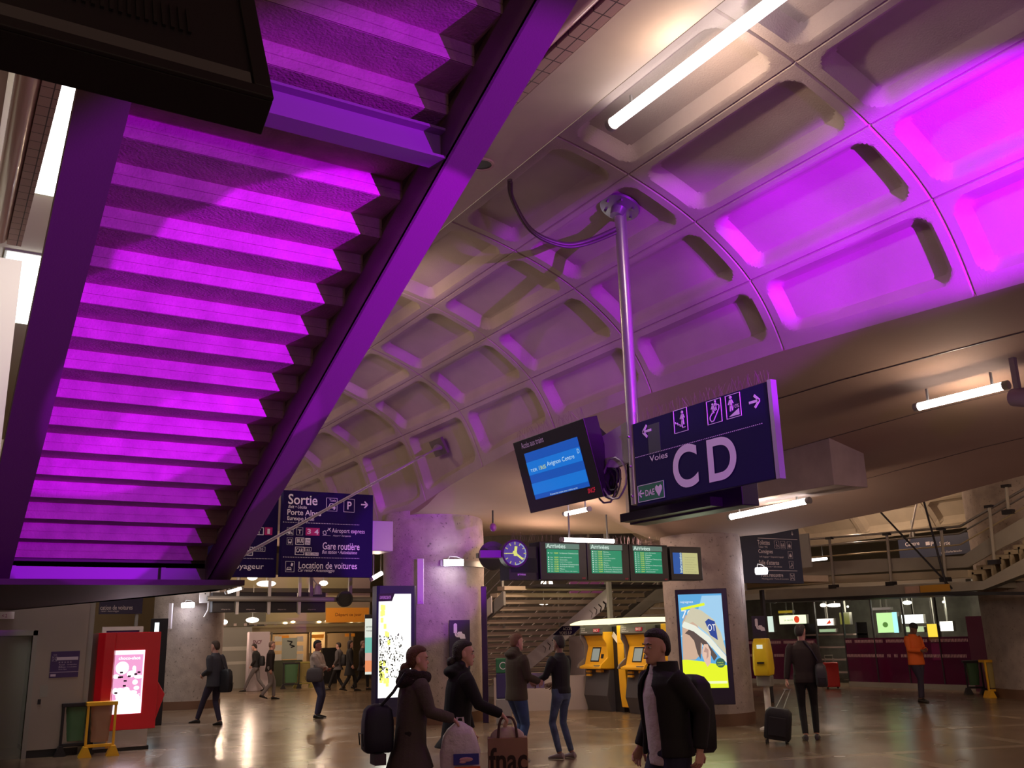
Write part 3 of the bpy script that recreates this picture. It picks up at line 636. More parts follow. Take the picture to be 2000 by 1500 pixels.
# traveller sign behind, half hidden by the stairs
fr = Fr((4, 18.45, 2.75))
t = fr.thing('traveller_sign', 'dark blue sign half hidden by the stair stringer, ending in yageur', 'sign')
x0, z0, x1, z1 = fr.box(380, 958, 542, 1127); MB().box(x0, x1, 0, .12, z0, z1).build('panel', NAVY, t)
mb = MB(); TT(mb, 'Espace voyageur', 395, 1100, 515, 1114, bold=.006); TT(mb, 'CAR', 476, 1071, 491, 1081, bold=.02); fm(mb, 472, 1068, 494, 1085); fm(mb, 496, 1068, 518, 1077, .006); TT(mb, '1920', 500, 1070, 514, 1075)
TT(mb, 'T', 503, 1034, 509, 1043, bold=.02); fm(mb, 500, 1030, 515, 1045)
p = fr.uv(470, 1091); q = fr.uv(535, 1091)
for i in range(22): x = lerp(p[0], q[0], i/22); mb.box(x, x+.014, -.004, 0, p[1], p[1]+.012)
mb.build('lettering', WHITE, t)
mb = MB(); bx(mb, 517, 1030, 532, 1045); o = mb.build('line_number_box', MATS['tram_magenta'], t); mb = MB(); TT(mb, '1', 522, 1033, 527, 1043, bold=.03, y=-.007); mb.build('number', WHITE, o)
t = thing('sign_bracket', 'lilac steel box bracket fixing the exit sign to the broad column', 'bracket', tuple(atY(750, 1048, 18.35)))
MB().box(-.30, .16, -.1, .6, -.31, .31).build('bracket', mat('lilac_steel', (.42, .3, .5), .4, .4), t, bevel=.01)
_q = fr.uv(541, 1005); _r = fr.uv(556, 1075); MB().box(_q[0], _r[0], .02, .06, _r[1], _q[1]).build('joining_plate', MATS['lilac_steel'] if 'lilac_steel' in MATS else WPAINT, t)
# second, further exit sign below the landing
fr = Fr((3, 22, 2.3)); t = fr.thing('exit_sign', 'far dark sign reading cation de voitures below the stair landing', 'sign')
x0, z0, x1, z1 = fr.box(196, 1150, 279, 1199); MB().box(x0, x1, 0, .12, z0, z1).build('panel', mat('dim_navy', (.03, .02, .05), .5), t)
MB().box((x0+x1)/2+.3, (x0+x1)/2+.36, .02, .1, -2.3, z0).build('post', GALV, t)
mb = MB(); TT(mb, 'cation de voitures', 196, 1182, 259, 1191, bold=.008); TT(mb, 'Gare routière', 226, 1160, 272, 1168); TT(mb, 'rental • Autonoleggio', 197, 1192, 232, 1196, shear=.2); mb.build('lettering', mat('dim_white', (.55, .45, .45), .6), t)
# ================================================================ arrivals screens
fr = Fr((11, 13.8, 3.0))
names = [['St-Etienne Châteaucreux', 'Lyon Perrache', 'Grenoble', 'Lyon Perrache', 'St-Etienne Châteaucreux', 'Bourg-en-Bresse', 'Mâcon', 'Paris Gare de Lyon'],
         ['Nantes', 'Grenoble', 'Annecy', 'Lyon Perrache', 'Chambéry', 'Paris', 'Roanne', 'St-Etienne Châteaucreux', 'Marseille St-Charles', 'St-Etienne Châteaucreux'],
         ['Lyon Perrache', 'Grenoble', 'Genève', 'St-Etienne Châteaucreux', 'Valence', 'Nîmes', 'St-Etienne Châteaucreux', 'Paris', 'Bourg-en-Bresse', 'Clermont-Fd']]
GS = emi('green_screen', (.0, .26, .13), .9); GT = emi('green_header', (.16, .30, .24), .6); WT = emi('screen_white2', (.75, .95, .85), .8); YT = MATS['screen_yellow']
for k, (a, b, c, d, sa, sb, sc, sd) in enumerate(((1055, 1059, 1146, 1133, 1066, 1062, 1132, 1119), (1147, 1061, 1229, 1134, 1153, 1064, 1216, 1120), (1230, 1064, 1305, 1135, 1237, 1067, 1294, 1120))):
    t = fr.thing('arrivals_screen', ('leftmost green arrivals screen, nearest the clock', 'middle one of the three green arrivals screens', 'rightmost green arrivals screen, beside the yellow information screen')[k], 'screen', 'green arrivals screens in a row')
    X0, Z0, X1, Z1 = fr.box(a, b, c, d); MB().box(X0, X1, .0, .35, Z0, Z1).build('housing', DARK, t, bevel=.008)
    x0, z0, x1, z1 = fr.box(sa, sb, sc, sd); h = z1-z0; w = x1-x0
    scr = MB().box(x0+.03*w, x1-.03*w, -.004, 0, z0, z0+.80*h).build('screen', GS, t)
    MB().box(x0, x1, -.004, 0, z0+.82*h, z1).build('header_band', GT, scr)
    mb = MB(); mb.text('Arrivées', x0+.02*w, z0+.84*h, x0+.58*w, z1-.01*h, bold=.01, y=-.007)
    L = names[k]; mb2 = MB(); n = len(L); dz = .78*h/(n+.3 if k else n+2)
    z = z0+.80*h
    for i, s in enumerate(L):
        z -= dz*(1.9 if (k == 0 and i < 2) else 1)
        mb.text(s, x0+.40*w, z, min(x0+(.40+.028*len(s))*w, x1-.04*w), z+dz*.55, y=-.007)
        mb.box(x0+.06*w, x0+.09*w, -.006, -.004, z, z+dz*.5); mb.text('TER' if i % 3 else 'TGV', x0+.12*w, z, x0+.20*w, z+dz*.4, y=-.007)
        mb2.text('12:%02d' % (20+i*3), x0+.24*w, z, x0+.36*w, z+dz*.55, bold=.02, y=-.007)
    mb.build('screen_text', WT, scr); mb2.build('time_text', YT, scr)
    MB().text('SNCF', X1-.16*w, Z0+.02, X1-.06*w, Z0+.05, y=-.004, bold=.02).build('logo', mat('logo_red', (.6, .03, .08), .5), t)
t = fr.thing('information_screen', 'small screen with a blue strip and pale yellow text area beside the column', 'screen')
X0, Z0, X1, Z1 = fr.box(1310, 1068, 1371, 1133); MB().box(X0, X1, 0, .3, Z0, Z1).build('housing', DARK, t, bevel=.008)
x0, z0, x1, z1 = fr.box(1315, 1080, 1363, 1121); xm = lerp(x0, x1, .36); s1 = MB().box(x0, xm, -.004, 0, z0, z1).build('screen', emi('info_blue', (.01, .10, .42), .8), t)
MB().box(xm, x1, -.0045, 0, z0, z1).build('text_area', emi('info_yellow', (.62, .60, .26), .8), s1)
mb = MB()
for i in range(7): mb.text('information travaux voyageurs', xm+.06, z1-.09-i*.045, lerp(xm, x1, .9-.1*(i % 3)), z1-.075-i*.045, y=-.007)
mb.build('screen_text', emi('info_text', (.35, .33, .2), .5), s1)
mb = MB(); g, f = glyphs('Information', .02); kx = (z1-z0)*.95/max(v[0] for v in g)
mb.add([(xm-.015-v[1]*kx*1.0, -.008, z0+.02+v[0]*kx) for v in g], f); mb.build('upright_lettering', WT, s1)
t = fr.thing('dark_screen', 'switched-off black screen left of the arrivals screens, behind the clock', 'screen')
X0, Z0, X1, Z1 = fr.box(997, 1066, 1054, 1132); MB().box(X0, X1, .05, .35, Z0, Z1).build('housing', BLACK, t); MB().box(X0+.04, X1-.02, .045, .05, Z0+.12, Z1-.2).build('glass', mat('off_screen', (.01, .01, .02), .1), t)
MB().text('arrivées', X0+.16, Z0+.07, X0+.32, Z0+.11, y=.04).build('lettering', WHITE, t)
t = fr.thing('screen_rail', 'long steel rail carrying the arrivals screens between the columns', 'rail')
a = fr.uv(955, 1110); b = fr.uv(1400, 1105); MB().box(a[0], b[0], .36, .44, a[1]+.2, a[1]+.28).build('rail', GALV, t)
spikes(fr, fr.uv(1000, 1060)[0], fr.uv(1310, 1060)[0], fr.uv(1100, 1060)[1], 'bird_spike', t, 100, .16)
# clock
fr = Fr((9.6, 13.2, 3.2), rz=radians(-16)); c = fr.uv(1006, 1081); e = fr.uv(1006, 1054); R_ = (e[1]-c[1]); kx = .86
t = fr.thing('station_clock', 'round station clock with a blue face and yellow hands', 'clock')
mb = MB(); mb.disc(c, R_, 0, .22, 48); mb.build('case', BLACK, t, smooth=40)
mb = MB(); mb.disc(c, R_*.86, -.006, 0, 48); mb.build('dial', emi('dial_blue', (.045, .05, .20), .9), t)
mb = MB(); mb2 = MB()
for k in range(60):
    a = 2*pi*k/60; r0 = R_*(.70 if k % 5 == 0 else .80); d = V((sin(a), cos(a)))
    if k % 5 == 0: mb.line(V(c)+d*R_*.64, V(c)+d*R_*.83, .016, -.010, -.006)
    elif 4 < k < 30: mb2.line(V(c)+d*R_*.76, V(c)+d*R_*.84, .012, -.010, -.006)
mb.build('hour_mark', emi('mark_yellow', (.6, .62, .12), .7), t); mb2.build('minute_mark', emi('mark_white', (.4, .6, .75), .8), t)
mb = MB(); a = radians(8); mb.line(V(c)-V((sin(a), cos(a)))*.04, V(c)+V((sin(a), cos(a)))*R_*.52, .045, -.018, -.012); mb.build('hour_hand', emi('hand_yellow', (.75, .8, .1), .9), t)
mb = MB(); a = radians(128); mb.line(V(c)-V((sin(a), cos(a)))*.05, V(c)+V((sin(a), cos(a)))*R_*.70, .032, -.024, -.018); mb.build('minute_hand', MATS['hand_yellow'], t)
mb = MB(); a = radians(270); mb.line(V(c), V(c)+V((sin(a), cos(a)))*R_*.7, .010, -.028, -.024); mb.disc(c, .03, -.03, -.012, 16); mb.build('second_hand', MATS['hand_yellow'], t)
mb = MB(); mb.box(c[0]-R_-.35, c[0]-R_*.9, .06, .16, c[1]-.06, c[1]+.06); mb.build('arm', mat('arm_purple', (.15, .05, .2), .5), t)
t = thing('loudspeaker', 'round dark loudspeaker on the flank of the broad column behind the clock', 'loudspeaker', tuple(atY(962, 1085, 17.6)), rz=-AZ)
mb = MB(); mb.disc((0, 0), .30, 0, .2, 24); mb.build('body', BLACK, t); MB().ring((0, 0), .2, .24, -.01, .0, 24).build('ring', DARK, t)
t = thing('camera_dome', 'small purple dome camera hanging left of the clock', 'camera', tuple(atY(963, 1030, 17)))
MB().ell((0, 0, 0), .07, .07, .09).build('dome', mat('dome_purple', (.2, .05, .2), .3), t, smooth=True); MB().tube([(0, 0, .05), (0, 0, .35)], .02, 6).build('stem', DARK, t)
# ================================================================ toilets sign
fr = Fr((15.5, 15.9, 3))
t = fr.thing('facilities_sign', 'dark blue sign reading Toilettes, Consignes and Salle d\'attente behind the column', 'sign')
x0, z0, x1, z1 = fr.box(1420, 1020, 1564, 1139); MB().box(x0, x1, 0, .14, z0, z1).build('panel', mat('slate_navy', (.035, .045, .10), .5), t)
mb = MB(); TT(mb, 'Toilettes', 1479, 1055, 1503, 1064, bold=.01); TT(mb, 'Toilets • WC', 1481, 1066, 1499, 1070); TT(mb, 'Consignes', 1481, 1073, 1509, 1083, bold=.01); TT(mb, 'Left luggage • Deposito bagagli', 1483, 1086, 1530, 1090)
TT(mb, "Salle d'attente", 1482, 1094, 1521, 1103, bold=.01); TT(mb, 'Waiting room • Sala attesa', 1484, 1105, 1527, 1109); TT(mb, 'Point rencontre', 1486, 1119, 1529, 1127, bold=.01); TT(mb, 'Meeting point • Punto di incontro', 1488, 1129, 1540, 1133)
for yy in (1052, 1114): bx(mb, 1480, yy, 1557, yy+1)
mb.build('lettering', WHITE, t)
mb = MB()
for (a, k) in (((1513, 1056, 1071), 'chair'), ((1525, 1057, 1072), 'two'), ((1538, 1058, 1072), 'bag'), ((1540, 1077, 1091), 'bag'), ((1542, 1096, 1110), 'seat'), ((1544, 1120, 1134), 'meet'), ((1545, 1038, 1046), 'down')): fig(mb, *sq(*a, k))
mb.build('pictogram', WHITE, t)
MB().box(x0+.9, x0+1.0, .02, .12, z1, 7.25-3).build('hanger', GALV, t)
# ================================================================ things on the columns
def panel_on(px, py, Y, rz): c = atY(px, py, Y); return Fr(tuple(c), rz)
# light box with city map on the broad column
fr = Fr(tuple(atY(775, 1260, 17.9)), rz=radians(-4))
t = fr.thing('light_box', 'glowing white advertising light box on the left of the broad column', 'sign')
x0, z0, x1, z1 = fr.box(736, 1144, 815, 1400); mb = MB(); n = 10
mb.prism([(x0, .05), (x0+.05, 0), (x1-.06, 0), (x1, .06), (x1, .45), (x0, .3)], z0, z1, 'z'); mb.v = [(v[0], v[1], v[2]) for v in mb.v]; mb.build('housing', mat('deep_navy_metal', (.02, .015, .06), .35), t, smooth=40)
a, b, c, d = fr.box(739, 1160, 802, 1362); MB().box(a, c, -.012, 0, b, d).build('lit_panel', emi('light_box_white', (1, 1, .93), 1.5), t)
mb = MB(); mb.prism([fr.uv(739, 1160), fr.uv(771, 1158), fr.uv(765, 1174), fr.uv(739, 1175)], -.02, -.012); o = mb.build('corner_tab', BLACK, t)
mb = MB(); TT(mb, 'UNIVERSCREATIF', 741, 1164, 763, 1170, shear=.2, y=-.024); mb.build('tab_lettering', WHITE, o)
mb = MB(); rnd = random.Random(3)
for i in range(230):
    u = rnd.random(); v = rnd.random(); xx = lerp(a, c, .02+.75*u*u); zz = lerp(b, d, .18+.42*v) if u > .25 else lerp(b, d, .16+.44*v)
    mb.box(xx, xx+rnd.uniform(.006, .03), -.016, -.012, zz, zz+rnd.uniform(.006, .04))
mb.build('dotted_artwork', mat('artwork_ink', (.03, .03, .02), .6), t)
mb = MB()
for i in range(26):
    xx = lerp(a, c, rnd.random()*.28); zz = lerp(b, d, .1+.75*rnd.random()); mb.box(xx, xx+.06, -.014, -.012, zz, zz+.1)
mb.build('yellow_artwork', emi('artwork_yellow', (.75, .8, .15), 1.5), t)
l = light('light_box_glow', 'AREA', tuple(fr.M @ V(((a+c)/2, -.1, (b+d)/2))), 22, (1, 1, .9), tuple(fr.M @ V(((a+c)/2, -2, (b+d)/2-.3))), shape='RECTANGLE', size=.6, size_y=1.9); l.parent = t; l.matrix_parent_inverse = t.matrix_world.inverted()
# small coloured light box behind
fr = Fr(tuple(atY(728, 1260, 22.6)), rz=radians(-20)); t = fr.thing('light_box', 'narrow lit poster in teal and orange bands, left of the white light box', 'sign')
x0, z0, x1, z1 = fr.box(712, 1200, 740, 1385); MB().box(x0, x1, 0, .3, 0, z1).build('housing', BLACK, t)
for (y0_, y1_, nm, cl) in ((1208, 1245, 'poster_white', (.8, .85, .75)), (1245, 1275, 'poster_teal', (.18, .55, .45)), (1275, 1290, 'poster_pink', (.7, .45, .38)), (1290, 1312, 'poster_orange', (.9, .30, .12)), (1312, 1317, 'poster_white', (.8, .85, .75))):
    a, b, c, d = fr.box(713, y0_, 737, y1_); MB().box(a, c, -.01, 0, b, d).build('poster_band', emi(nm, cl, .9), t)
mb = MB(); TT(mb, 'partenaires', 715, 1222, 734, 1227, y=-.014); TT(mb, 'voyages', 715, 1231, 730, 1234, y=-.014); mb.build('lettering', BLACK, t)
# cable trunking and strap on the broad column
def strap(cx, cy, r, z, h, a0, a1, name, label, mt):
    t = thing(name, label, 'bracket', (cx, cy, z)); mb = MB(); n = 14; rg = []
    for i in range(n+1):
        a = lerp(a0, a1, i/n); rg.append([V((rr*cos(a), rr*sin(a), zz)) for rr, zz in ((r, -h/2), (r+.03, -h/2), (r+.03, h/2), (r, h/2))])
    mb.loft(rg); mb.build('strap', mt, t, smooth=40); return t
vd = atan2(-C1[1], -C1[0])
strap(*C1, 1.175, atY(915, 1102, 18.6).z, .12, vd+.12, vd+1.3, 'steel_strap', 'steel strap around the broad column beside its bulkhead light', GALV)
def trunk(px, py0, py1, Y, w, label):
    a = atY(px, py0, Y); b = atY(px, py1, Y); t = thing('cable_trunking', label, 'trunking', tuple(b), rz=-AZ)
    MB().box(-w/2, w/2, 0, .10, 0, a.z-b.z).build('cover', mat('trunking_white', (.62, .56, .62), .5), t, bevel=.006)
    MB().ell((0, -.003, .06), .012, .006, .012, 8, 5).build('screw', STEEL, t)
trunk(821, 1091, 1180, 18.25, .13, 'white cable trunking on the broad column beside the glowing light box')
trunk(1447, 1108, 1178, 14.02, .09, 'pale cable trunking on the hat poster column')
trunk(330, 1178, 1228, 28.3, .09, 'pale cable trunking on the column above the red machine')
t = thing('junction_box', 'white junction boxes on the column left of the dark screens', 'box', tuple(atY(408, 1163, 28.0)), rz=-AZ*.5)
MB().box(-.26, .02, 0, .3, -.2, .22).build('left_box', WPAINT, t, bevel=.01); MB().box(.06, .28, 0, .3, -.2, .2).build('right_box', WPAINT, t, bevel=.01)
MB().disc((-.1, .05), .02, -.01, 0, 10).build('knockout', BLACK, t)
MB().tube([(.0, .1, -.2), (.0, .1, -.4), (-.1, .1, -.6)], .03, 8).build('conduit', WPAINT, t)
# phone notice
def notice(px0, py0, px1, py1, Y, rz, label):
    c = atY((px0+px1)/2, (py0+py1)/2, Y); f = Fr(tuple(c), rz); t = f.thing('notice', label, 'sign')
    x0, z0, x1, z1 = f.box(px0, py0, px1, py1); w = x1-x0; h = z1-z0
    MB().box(x0, x1, 0, .03, z0, z1).build('panel', mat('notice_navy', (.02, .013, .04), .5), t)
    mb = MB(); fig(mb, x0+.16*w, z0+.62*h, .30*h*.95, 'hand')
    mb.build('pictogram', WHITE, t); mb = MB()
    for i in range(9):
        zz = z0+(.42-.042*i)*h; mb.text(('Pour votre tranquillité gardez vos bagages', 'près de vous et signalez tout objet', 'abandonné dans la gare')[i % 3], x0+.12*w, zz, x0+(.9-.12*(i % 3))*w, zz+.018*h)
    mb.build('lettering', mat('notice_grey', (.4, .38, .45), .6), t); return f
notice(878, 1211, 918, 1308, 18.30, radians(-14), 'dark notice with a hand and receiver pictogram on the broad column')
notice(1471, 1203, 1497, 1280, 13.85, radians(-30), 'dark notice with a hand pictogram above the yellow dispenser')
# black post at the right edge of column 1
def post(px, py0, py1, w, label, mt):
    b = atz(px, py1, 0); a = atY(px, py0, b.y); t = thing('sign_post', label, 'post', tuple(b), rz=-AZ)
    MB().box(-w/2, w/2, 0, .25, 0, a.z).build('post', mt, t, bevel=.01); return t
post(949, 1145, 1412, .12, 'dark purple post edge beside the broad column', mat('purple_black', (.035, .012, .06), .4))
post(1510, 1152, 1372, .07, 'thin dark post behind the yellow dispenser', BLACK)
# hat poster
rz = radians(-62); c = atY(1378, 1262, 13.72)
fr = Fr(tuple(c), rz=rz, tilt=0)
fr = Fr(tuple(c), rz=radians(-40)); t = fr.thing('poster_light_box', 'lit poster of a pale hat over a face against blue sky, on the column', 'poster')
x0, z0, x1, z1 = fr.box(1325, 1150, 1428, 1377); MB().box(x0, x1, .01, .22, z0, z1).build('frame', mat('frame_black', (.02, .015, .03), .35), t, bevel=.01)
a, b, c, d = fr.box(1330, 1160, 1416, 1344)
P = lambda u, v: (lerp(a, c, u), lerp(b, d, v))
base = MB().box(a, c, 0, .01, b, d).build('sky_panel', emi('poster_sky', (.10, .38, .70), 1.05), t)
def pp(pts, nm, col, y, s=1.0, name='artwork'): return MB().prism([P(*p) for p in pts], y, y+.001).build(name, emi(nm, col, s), t)
pp([(0, .55), (.35, .7), (.55, .98), (1, .98), (1, .5), (.6, .4)], 'poster_sky_pale', (.35, .62, .85), -.001)
pp([(.02, .30), (.1, .30), (.3, .30), (.45, .36), (.5, .55), (.38, .68), (.15, .78), (.06, .7), (.03, .5)], 'poster_skin', (.62, .42, .30), -.002, name='face_artwork')
pp([(.1, .58), (.3, .66), (.48, .56), (.8, .33), (.72, .28), (.62, .38), (.45, .48), (.42, .3), (.36, .36), (.3, .5), (.2, .56)], 'poster_hair', (.10, .07, .06), -.003, name='hair_artwork')
pp([(.47, .40), (.52, .46), (.60, .46), (.66, .38), (.64, .26), (.56, .22), (.50, .28), (.46, .34)], 'poster_ear', (.78, .52, .40), -.004, name='ear_artwork')
pp([(.50, .38), (.55, .43), (.61, .40), (.60, .33), (.55, .30), (.57, .37)], 'poster_ear_fold', (.5, .3, .24), -.005, name='ear_fold_artwork')
pp([(.06, .66), (.2, .80), (.3, .86), (.52, .82), (.78, .72), (.92, .58), (1, .40), (1, .34), (.86, .42), (.6, .58), (.3, .70), (.1, .70)], 'poster_hat', (.62, .58, .42), -.006, name='hat_artwork')
pp([(.04, .66), (.1, .71), (.35, .66), (.65, .54), (1, .33), (1, .26), (.9, .30), (.6, .48), (.3, .60), (.08, .64)], 'poster_brim', (.82, .84, .72), -.007, name='brim_artwork')
pp([(0, 0), (1, 0), (1, .235), (.62, .26), (.45, .28), (.12, .30), (0, .30)], 'poster_yellow', (.80, .92, .02), -.0035, name='yellow_artwork')
pp([(.05, .045), (.98, .045), (.98, .07), (.05, .07)], 'poster_cream', (.9, .95, .5), -.0045)
o = pp([(.58, .70), (.68, .555), (.84, .50), (.80, .70), (.66, .73)], 'poster_navy', (.02, .06, .30), -.008, name='hat_badge')
mb = MB(); q = P(.63, .60); mb.text('OT', q[0], q[1], q[0]+.22*(c-a)*.8, q[1]+.07*(d-b), y=-.011); mb.build('badge_lettering', emi('poster_white_ink', (.9, .9, .9), 1), o)
mb = MB(); q = P(.86, .26); mb.disc(q, .105*(c-a), -.010, -.009, 24); o = mb.build('round_badge', emi('poster_green', (.03, .13, .09), 1), t)
mb = MB(); q = P(.79, .25); mb.text('A partir de', q[0], q[1]+.01, q[0]+.13*(c-a), q[1]+.035, y=-.013); mb.text('mai 2017', q[0], q[1]-.03, q[0]+.13*(c-a), q[1]-.005, y=-.013); mb.build('badge_lettering', emi('poster_yellow', (.8, .92, .02), 1), o)
mb = MB(); q = P(.04, .90); mb.text('rejoignez', q[0], q[1], q[0]+.3*(c-a), q[1]+.03*(d-b), y=-.003); q = P(.05, .74); mb.text('70', q[0], q[1], q[0]+.26*(c-a), q[1]+.09*(d-b), y=-.003); mb.build('lettering', emi('poster_white_ink', (.9, .9, .9), 1), t)
mb = MB(); mb.line(P(.05, .84), P(.6, .89), .03*(d-b), -.004, -.002); mb.build('brush_stroke', MATS['poster_yellow'], t)
l = light('poster_glow', 'AREA', tuple(fr.M @ V(((a+c)/2, -.12, (b+d)/2))), 16, (.85, .95, .6), tuple(fr.M @ V(((a+c)/2, -2, b-.4))), shape='RECTANGLE', size=.7, size_y=1.7); l.parent = t; l.matrix_parent_inverse = t.matrix_world.inverted()
# yellow dispenser
b0 = atz(1507, 1398, 0); sc_ = .9
fr = Fr((b0.x*.0+12.35*1.02, b0.y*0, 0)); pos = atz(1502, 1425, 0)
t = thing('dispenser', 'yellow dispenser on a grey post beside the hat poster column', 'dispenser', tuple(pos), rz=-AZ-radians(25)); t['category'] = 'dispenser'
k = (pos-EYE).length; mb = MB(); mb.tube([(0, .1, 0), (0, .1, 1.0)], .08, 14, flat=.7); mb.box(-.15, .15, -.05, .25, 0, .03); mb.build('post', WPAINT, t, smooth=40)
mb = MB(); mb.loft([[V((sx*(.13+.02*s), yy*(.7+.3*s)+(-.02 if s else .02), z)) for sx, yy in ((-1, -.1), (-.8, -.16), (.8, -.16), (1, -.1), (1, .2), (-1, .2))] for z, s in ((.93, 1), (1.05, 1.6), (1.3, 1.3), (1.5, .6), (1.58, .0))]); mb.build('yellow_cover', YEL2, t, smooth=50, bevel=.02)
MB().box(-.13, .13, -.1, .2, .74, .93).build('ticket_tray', GALV, t, bevel=.02); MB().box(-.06, .06, -.245, -.20, 1.14, 1.17).build('slot', BLACK, t)
MB().box(-.05, .05, -.20, -.14, 1.40, 1.47).build('display', emi('disp_white', (.8, .85, .75), .8), t)
# ================================================================ ticket machines
def tvm(Y, label, sticker):
    # front faces -X ; thing at floor, local x to the right as seen (towards -Y), local y into the machine (+X)
    t = thing('ticket_machine', label, 'ticket machine', (13.72, Y, 0), rz=-pi/2, group='yellow ticket machines in a row')
    w = .46
    side = [(.10, 0), (-.02, .35), (.10, .85), (-.14, .95), (-.14, 1.0), (.02, 1.05), (.14, 1.45), (.06, 1.66), (-.08, 1.78), (-.05, 1.90), (.6, 1.90), (.6, 0)]
    mb = MB(); mb.prism([(.10, 0), (-.02, .35), (.09, .93), (.6, .93), (.6, 0)], -w, w, 'x'); mb.build('grey_body', mat('anthracite', (.075, .07, .085), .45), t, bevel=.01)
    mb = MB(); mb.prism([(.09, .93), (-.14, .95), (-.14, 1.0), (.02, 1.05), (.14, 1.45), (.06, 1.66), (.02, 1.70), (.6, 1.7), (.6, .93)], -w+.03, w-.03, 'x'); mb.build('yellow_front', YEL, t, bevel=.008)
    for s in (-1, 1):
        mb = MB(); mb.prism([(.07, .95), (-.20, .97), (-.16, 1.05), (.04, 1.2), (.02, 1.5), (-.06, 1.62), (-.06, 1.78), (.6, 1.78), (.6, .95)], s*w-.02, s*w+.02, 'x'); mb.build('side_cheek', mat('cheek_grey', (.16, .15, .17), .4) if s < 0 else YEL, t, bevel=.006)
    mb = MB(); mb.prism([(.02, 1.70), (-.08, 1.74), (-.05, 1.93), (.6, 1.93), (.6, 1.70)], -w, w, 'x'); o = mb.build('header', mat('header_grey', (.10, .095, .10), .5), t)
    mb = MB(); mb.text('billets', -w+.08, 1.855, -w+.25, 1.885, y=-.085); mb.text('tickets', -w+.08, 1.815, -w+.25, 1.845, y=-.09); mb.text('Fahrkarten', -w+.08, 1.77, -w+.33, 1.80, y=-.09); mb.build('lettering', WHITE, o)
    mb = MB(); mb.box(.12, .34, -.092, -.05, 1.78, 1.86); o2 = mb.build('logo', mat('logo_red', (.6, .03, .08), .5), o); MB().text('SNCF', .14, 1.79, .32, 1.85, y=-.096, bold=.02).build('logo_lettering', WHITE, o2)
    M = Matrix.Translation((0, .045, 1.08)) @ Matrix.Rotation(radians(-16), 4, 'X')
    mb = MB(); mb.box(-.22, .12, -.02, .03, .02, .36, M); o = mb.build('screen_bezel', BLACK, t); mb = MB(); mb.box(-.19, .09, -.024, -.02, .05, .33, M); mb.build('screen', emi('tvm_screen', (.40, .42, .36), .6), o)
    mb = MB(); mb.box(.17, .27, -.02, .02, .10, .2, M); mb.build('card_reader', DARK, t)
    mb = MB(); mb.box(.12, .32, -.12, -.02, 1.0, 1.03); mb.build('keypad', mat('keypad_grey', (.2, .2, .2), .4), t)
    for zz in (.86, .78): MB().box(-.32, -.14, -.04, .02, zz, zz+.05).build('ticket_slot', YEL, t, bevel=.01)
    MB().box(.08, .30, -.04, .04, .87, .93).build('coin_slot', YEL, t, bevel=.01)
    return t
# the machines stand at y 19.35 and y 17.55 ; black and yellow infill panels between
t1 = tvm(18.98, 'left ticket machine with a yellow front and grey body', 1)
t2 = tvm(17.38, 'right ticket machine, partly behind the man with a backpack', 0)
t = thing('machine_surround', 'black and yellow infill panels with a glowing canopy over the ticket machines', 'panel', (13.95, 18.2, 0), rz=-pi/2)
for xa, nm, mt in ((-.30, 'black_panel', BLACK), (1.30, 'black_panel', BLACK)):
    MB().prism([(xa-.02, 0), (xa+.30, 0), (xa+.30, 1.9), (xa-.02, 1.9)], -.02, .3).build(nm, mt, t)
for xa in (.02, 1.60):
    mb = MB(); mb.prism([(xa+.06, .12), (xa+.30, .12), (xa+.26, .6), (xa+.22, 1.2), (xa+.26, 1.92), (xa, 1.92), (xa-.02, 1.1), (xa+.0, .5)], -.14, .1); o = mb.build('yellow_panel', YEL, t, bevel=.01)
    if xa < 1: MB().text('retirez', xa+.04, 1.5, xa+.2, 1.54, y=-.145).build('lettering', mat('dull_gold', (.5, .25, .02), .5), o)
MB().box(-.31, .34, .1, .4, 0, .12).build('plinth', BLACK, t); MB().box(1.29, 2.0, .1, .4, 0, .12).build('plinth', BLACK, t)
mb = MB(); n = 16
rg = []
for i in range(n+1):
    u = i/n; x = lerp(-1.42, 2.45, u); zz = 1.99+.03*sin(u*pi)-(.0 if .06 < u < .9 else .02); th = .05*min(1, 6*(1-u)+.02, 6*u+.3)
    rg.append([V((x, yy, zz+s)) for yy, s in ((-.45, -th), (.35, -th), (.35, th), (-.45, th*1.1))])
mb.loft(rg); mb.build('canopy', emi('canopy_glow', (1, .92, .50), 1.6), t, smooth=30)
M = Matrix.Translation((-.12, -.06, 1.62)) @ Matrix.Rotation(radians(40), 4, 'Y'); mb = MB(); mb.box(-.17, .17, 0, .01, -.06, .06, M); mb.build('sticker', WHITE, t)
mb = MB()
for i in range(1): pass
l = light('canopy_glow_light', 'AREA', (13.4, 18.0, 1.93), 14, (1, .85, .45), (13.3, 18.0, 0), shape='RECTANGLE', size=.5, size_y=3); l.parent = t; l.matrix_parent_inverse = t.matrix_world.inverted()
# low wall to the left of the machines and its sloped wing
t = thing('low_wall', 'low pale wall under the stairs left of the ticket machines', 'wall', (13.9, 19.8, 0))
mb = MB(); a = atz(1030, 1391, 0); mb.prism([(13.9, 19.6), (14.1, 19.8), (12.1, 20.9), (11.95, 20.7)], 0, .78, 'z'); loc(mb, t).build('wall', mat('lilac_wall', (.42, .36, .36), .7), t)
mb = MB(); mb.prism([(13.95, 19.7), (14.05, 19.8), (14.9, 21.6), (14.8, 21.6)], 0, 1.7, 'z'); loc(mb, t).build('wing_wall', mat('lilac_wing', (.33, .27, .30), .7), t)
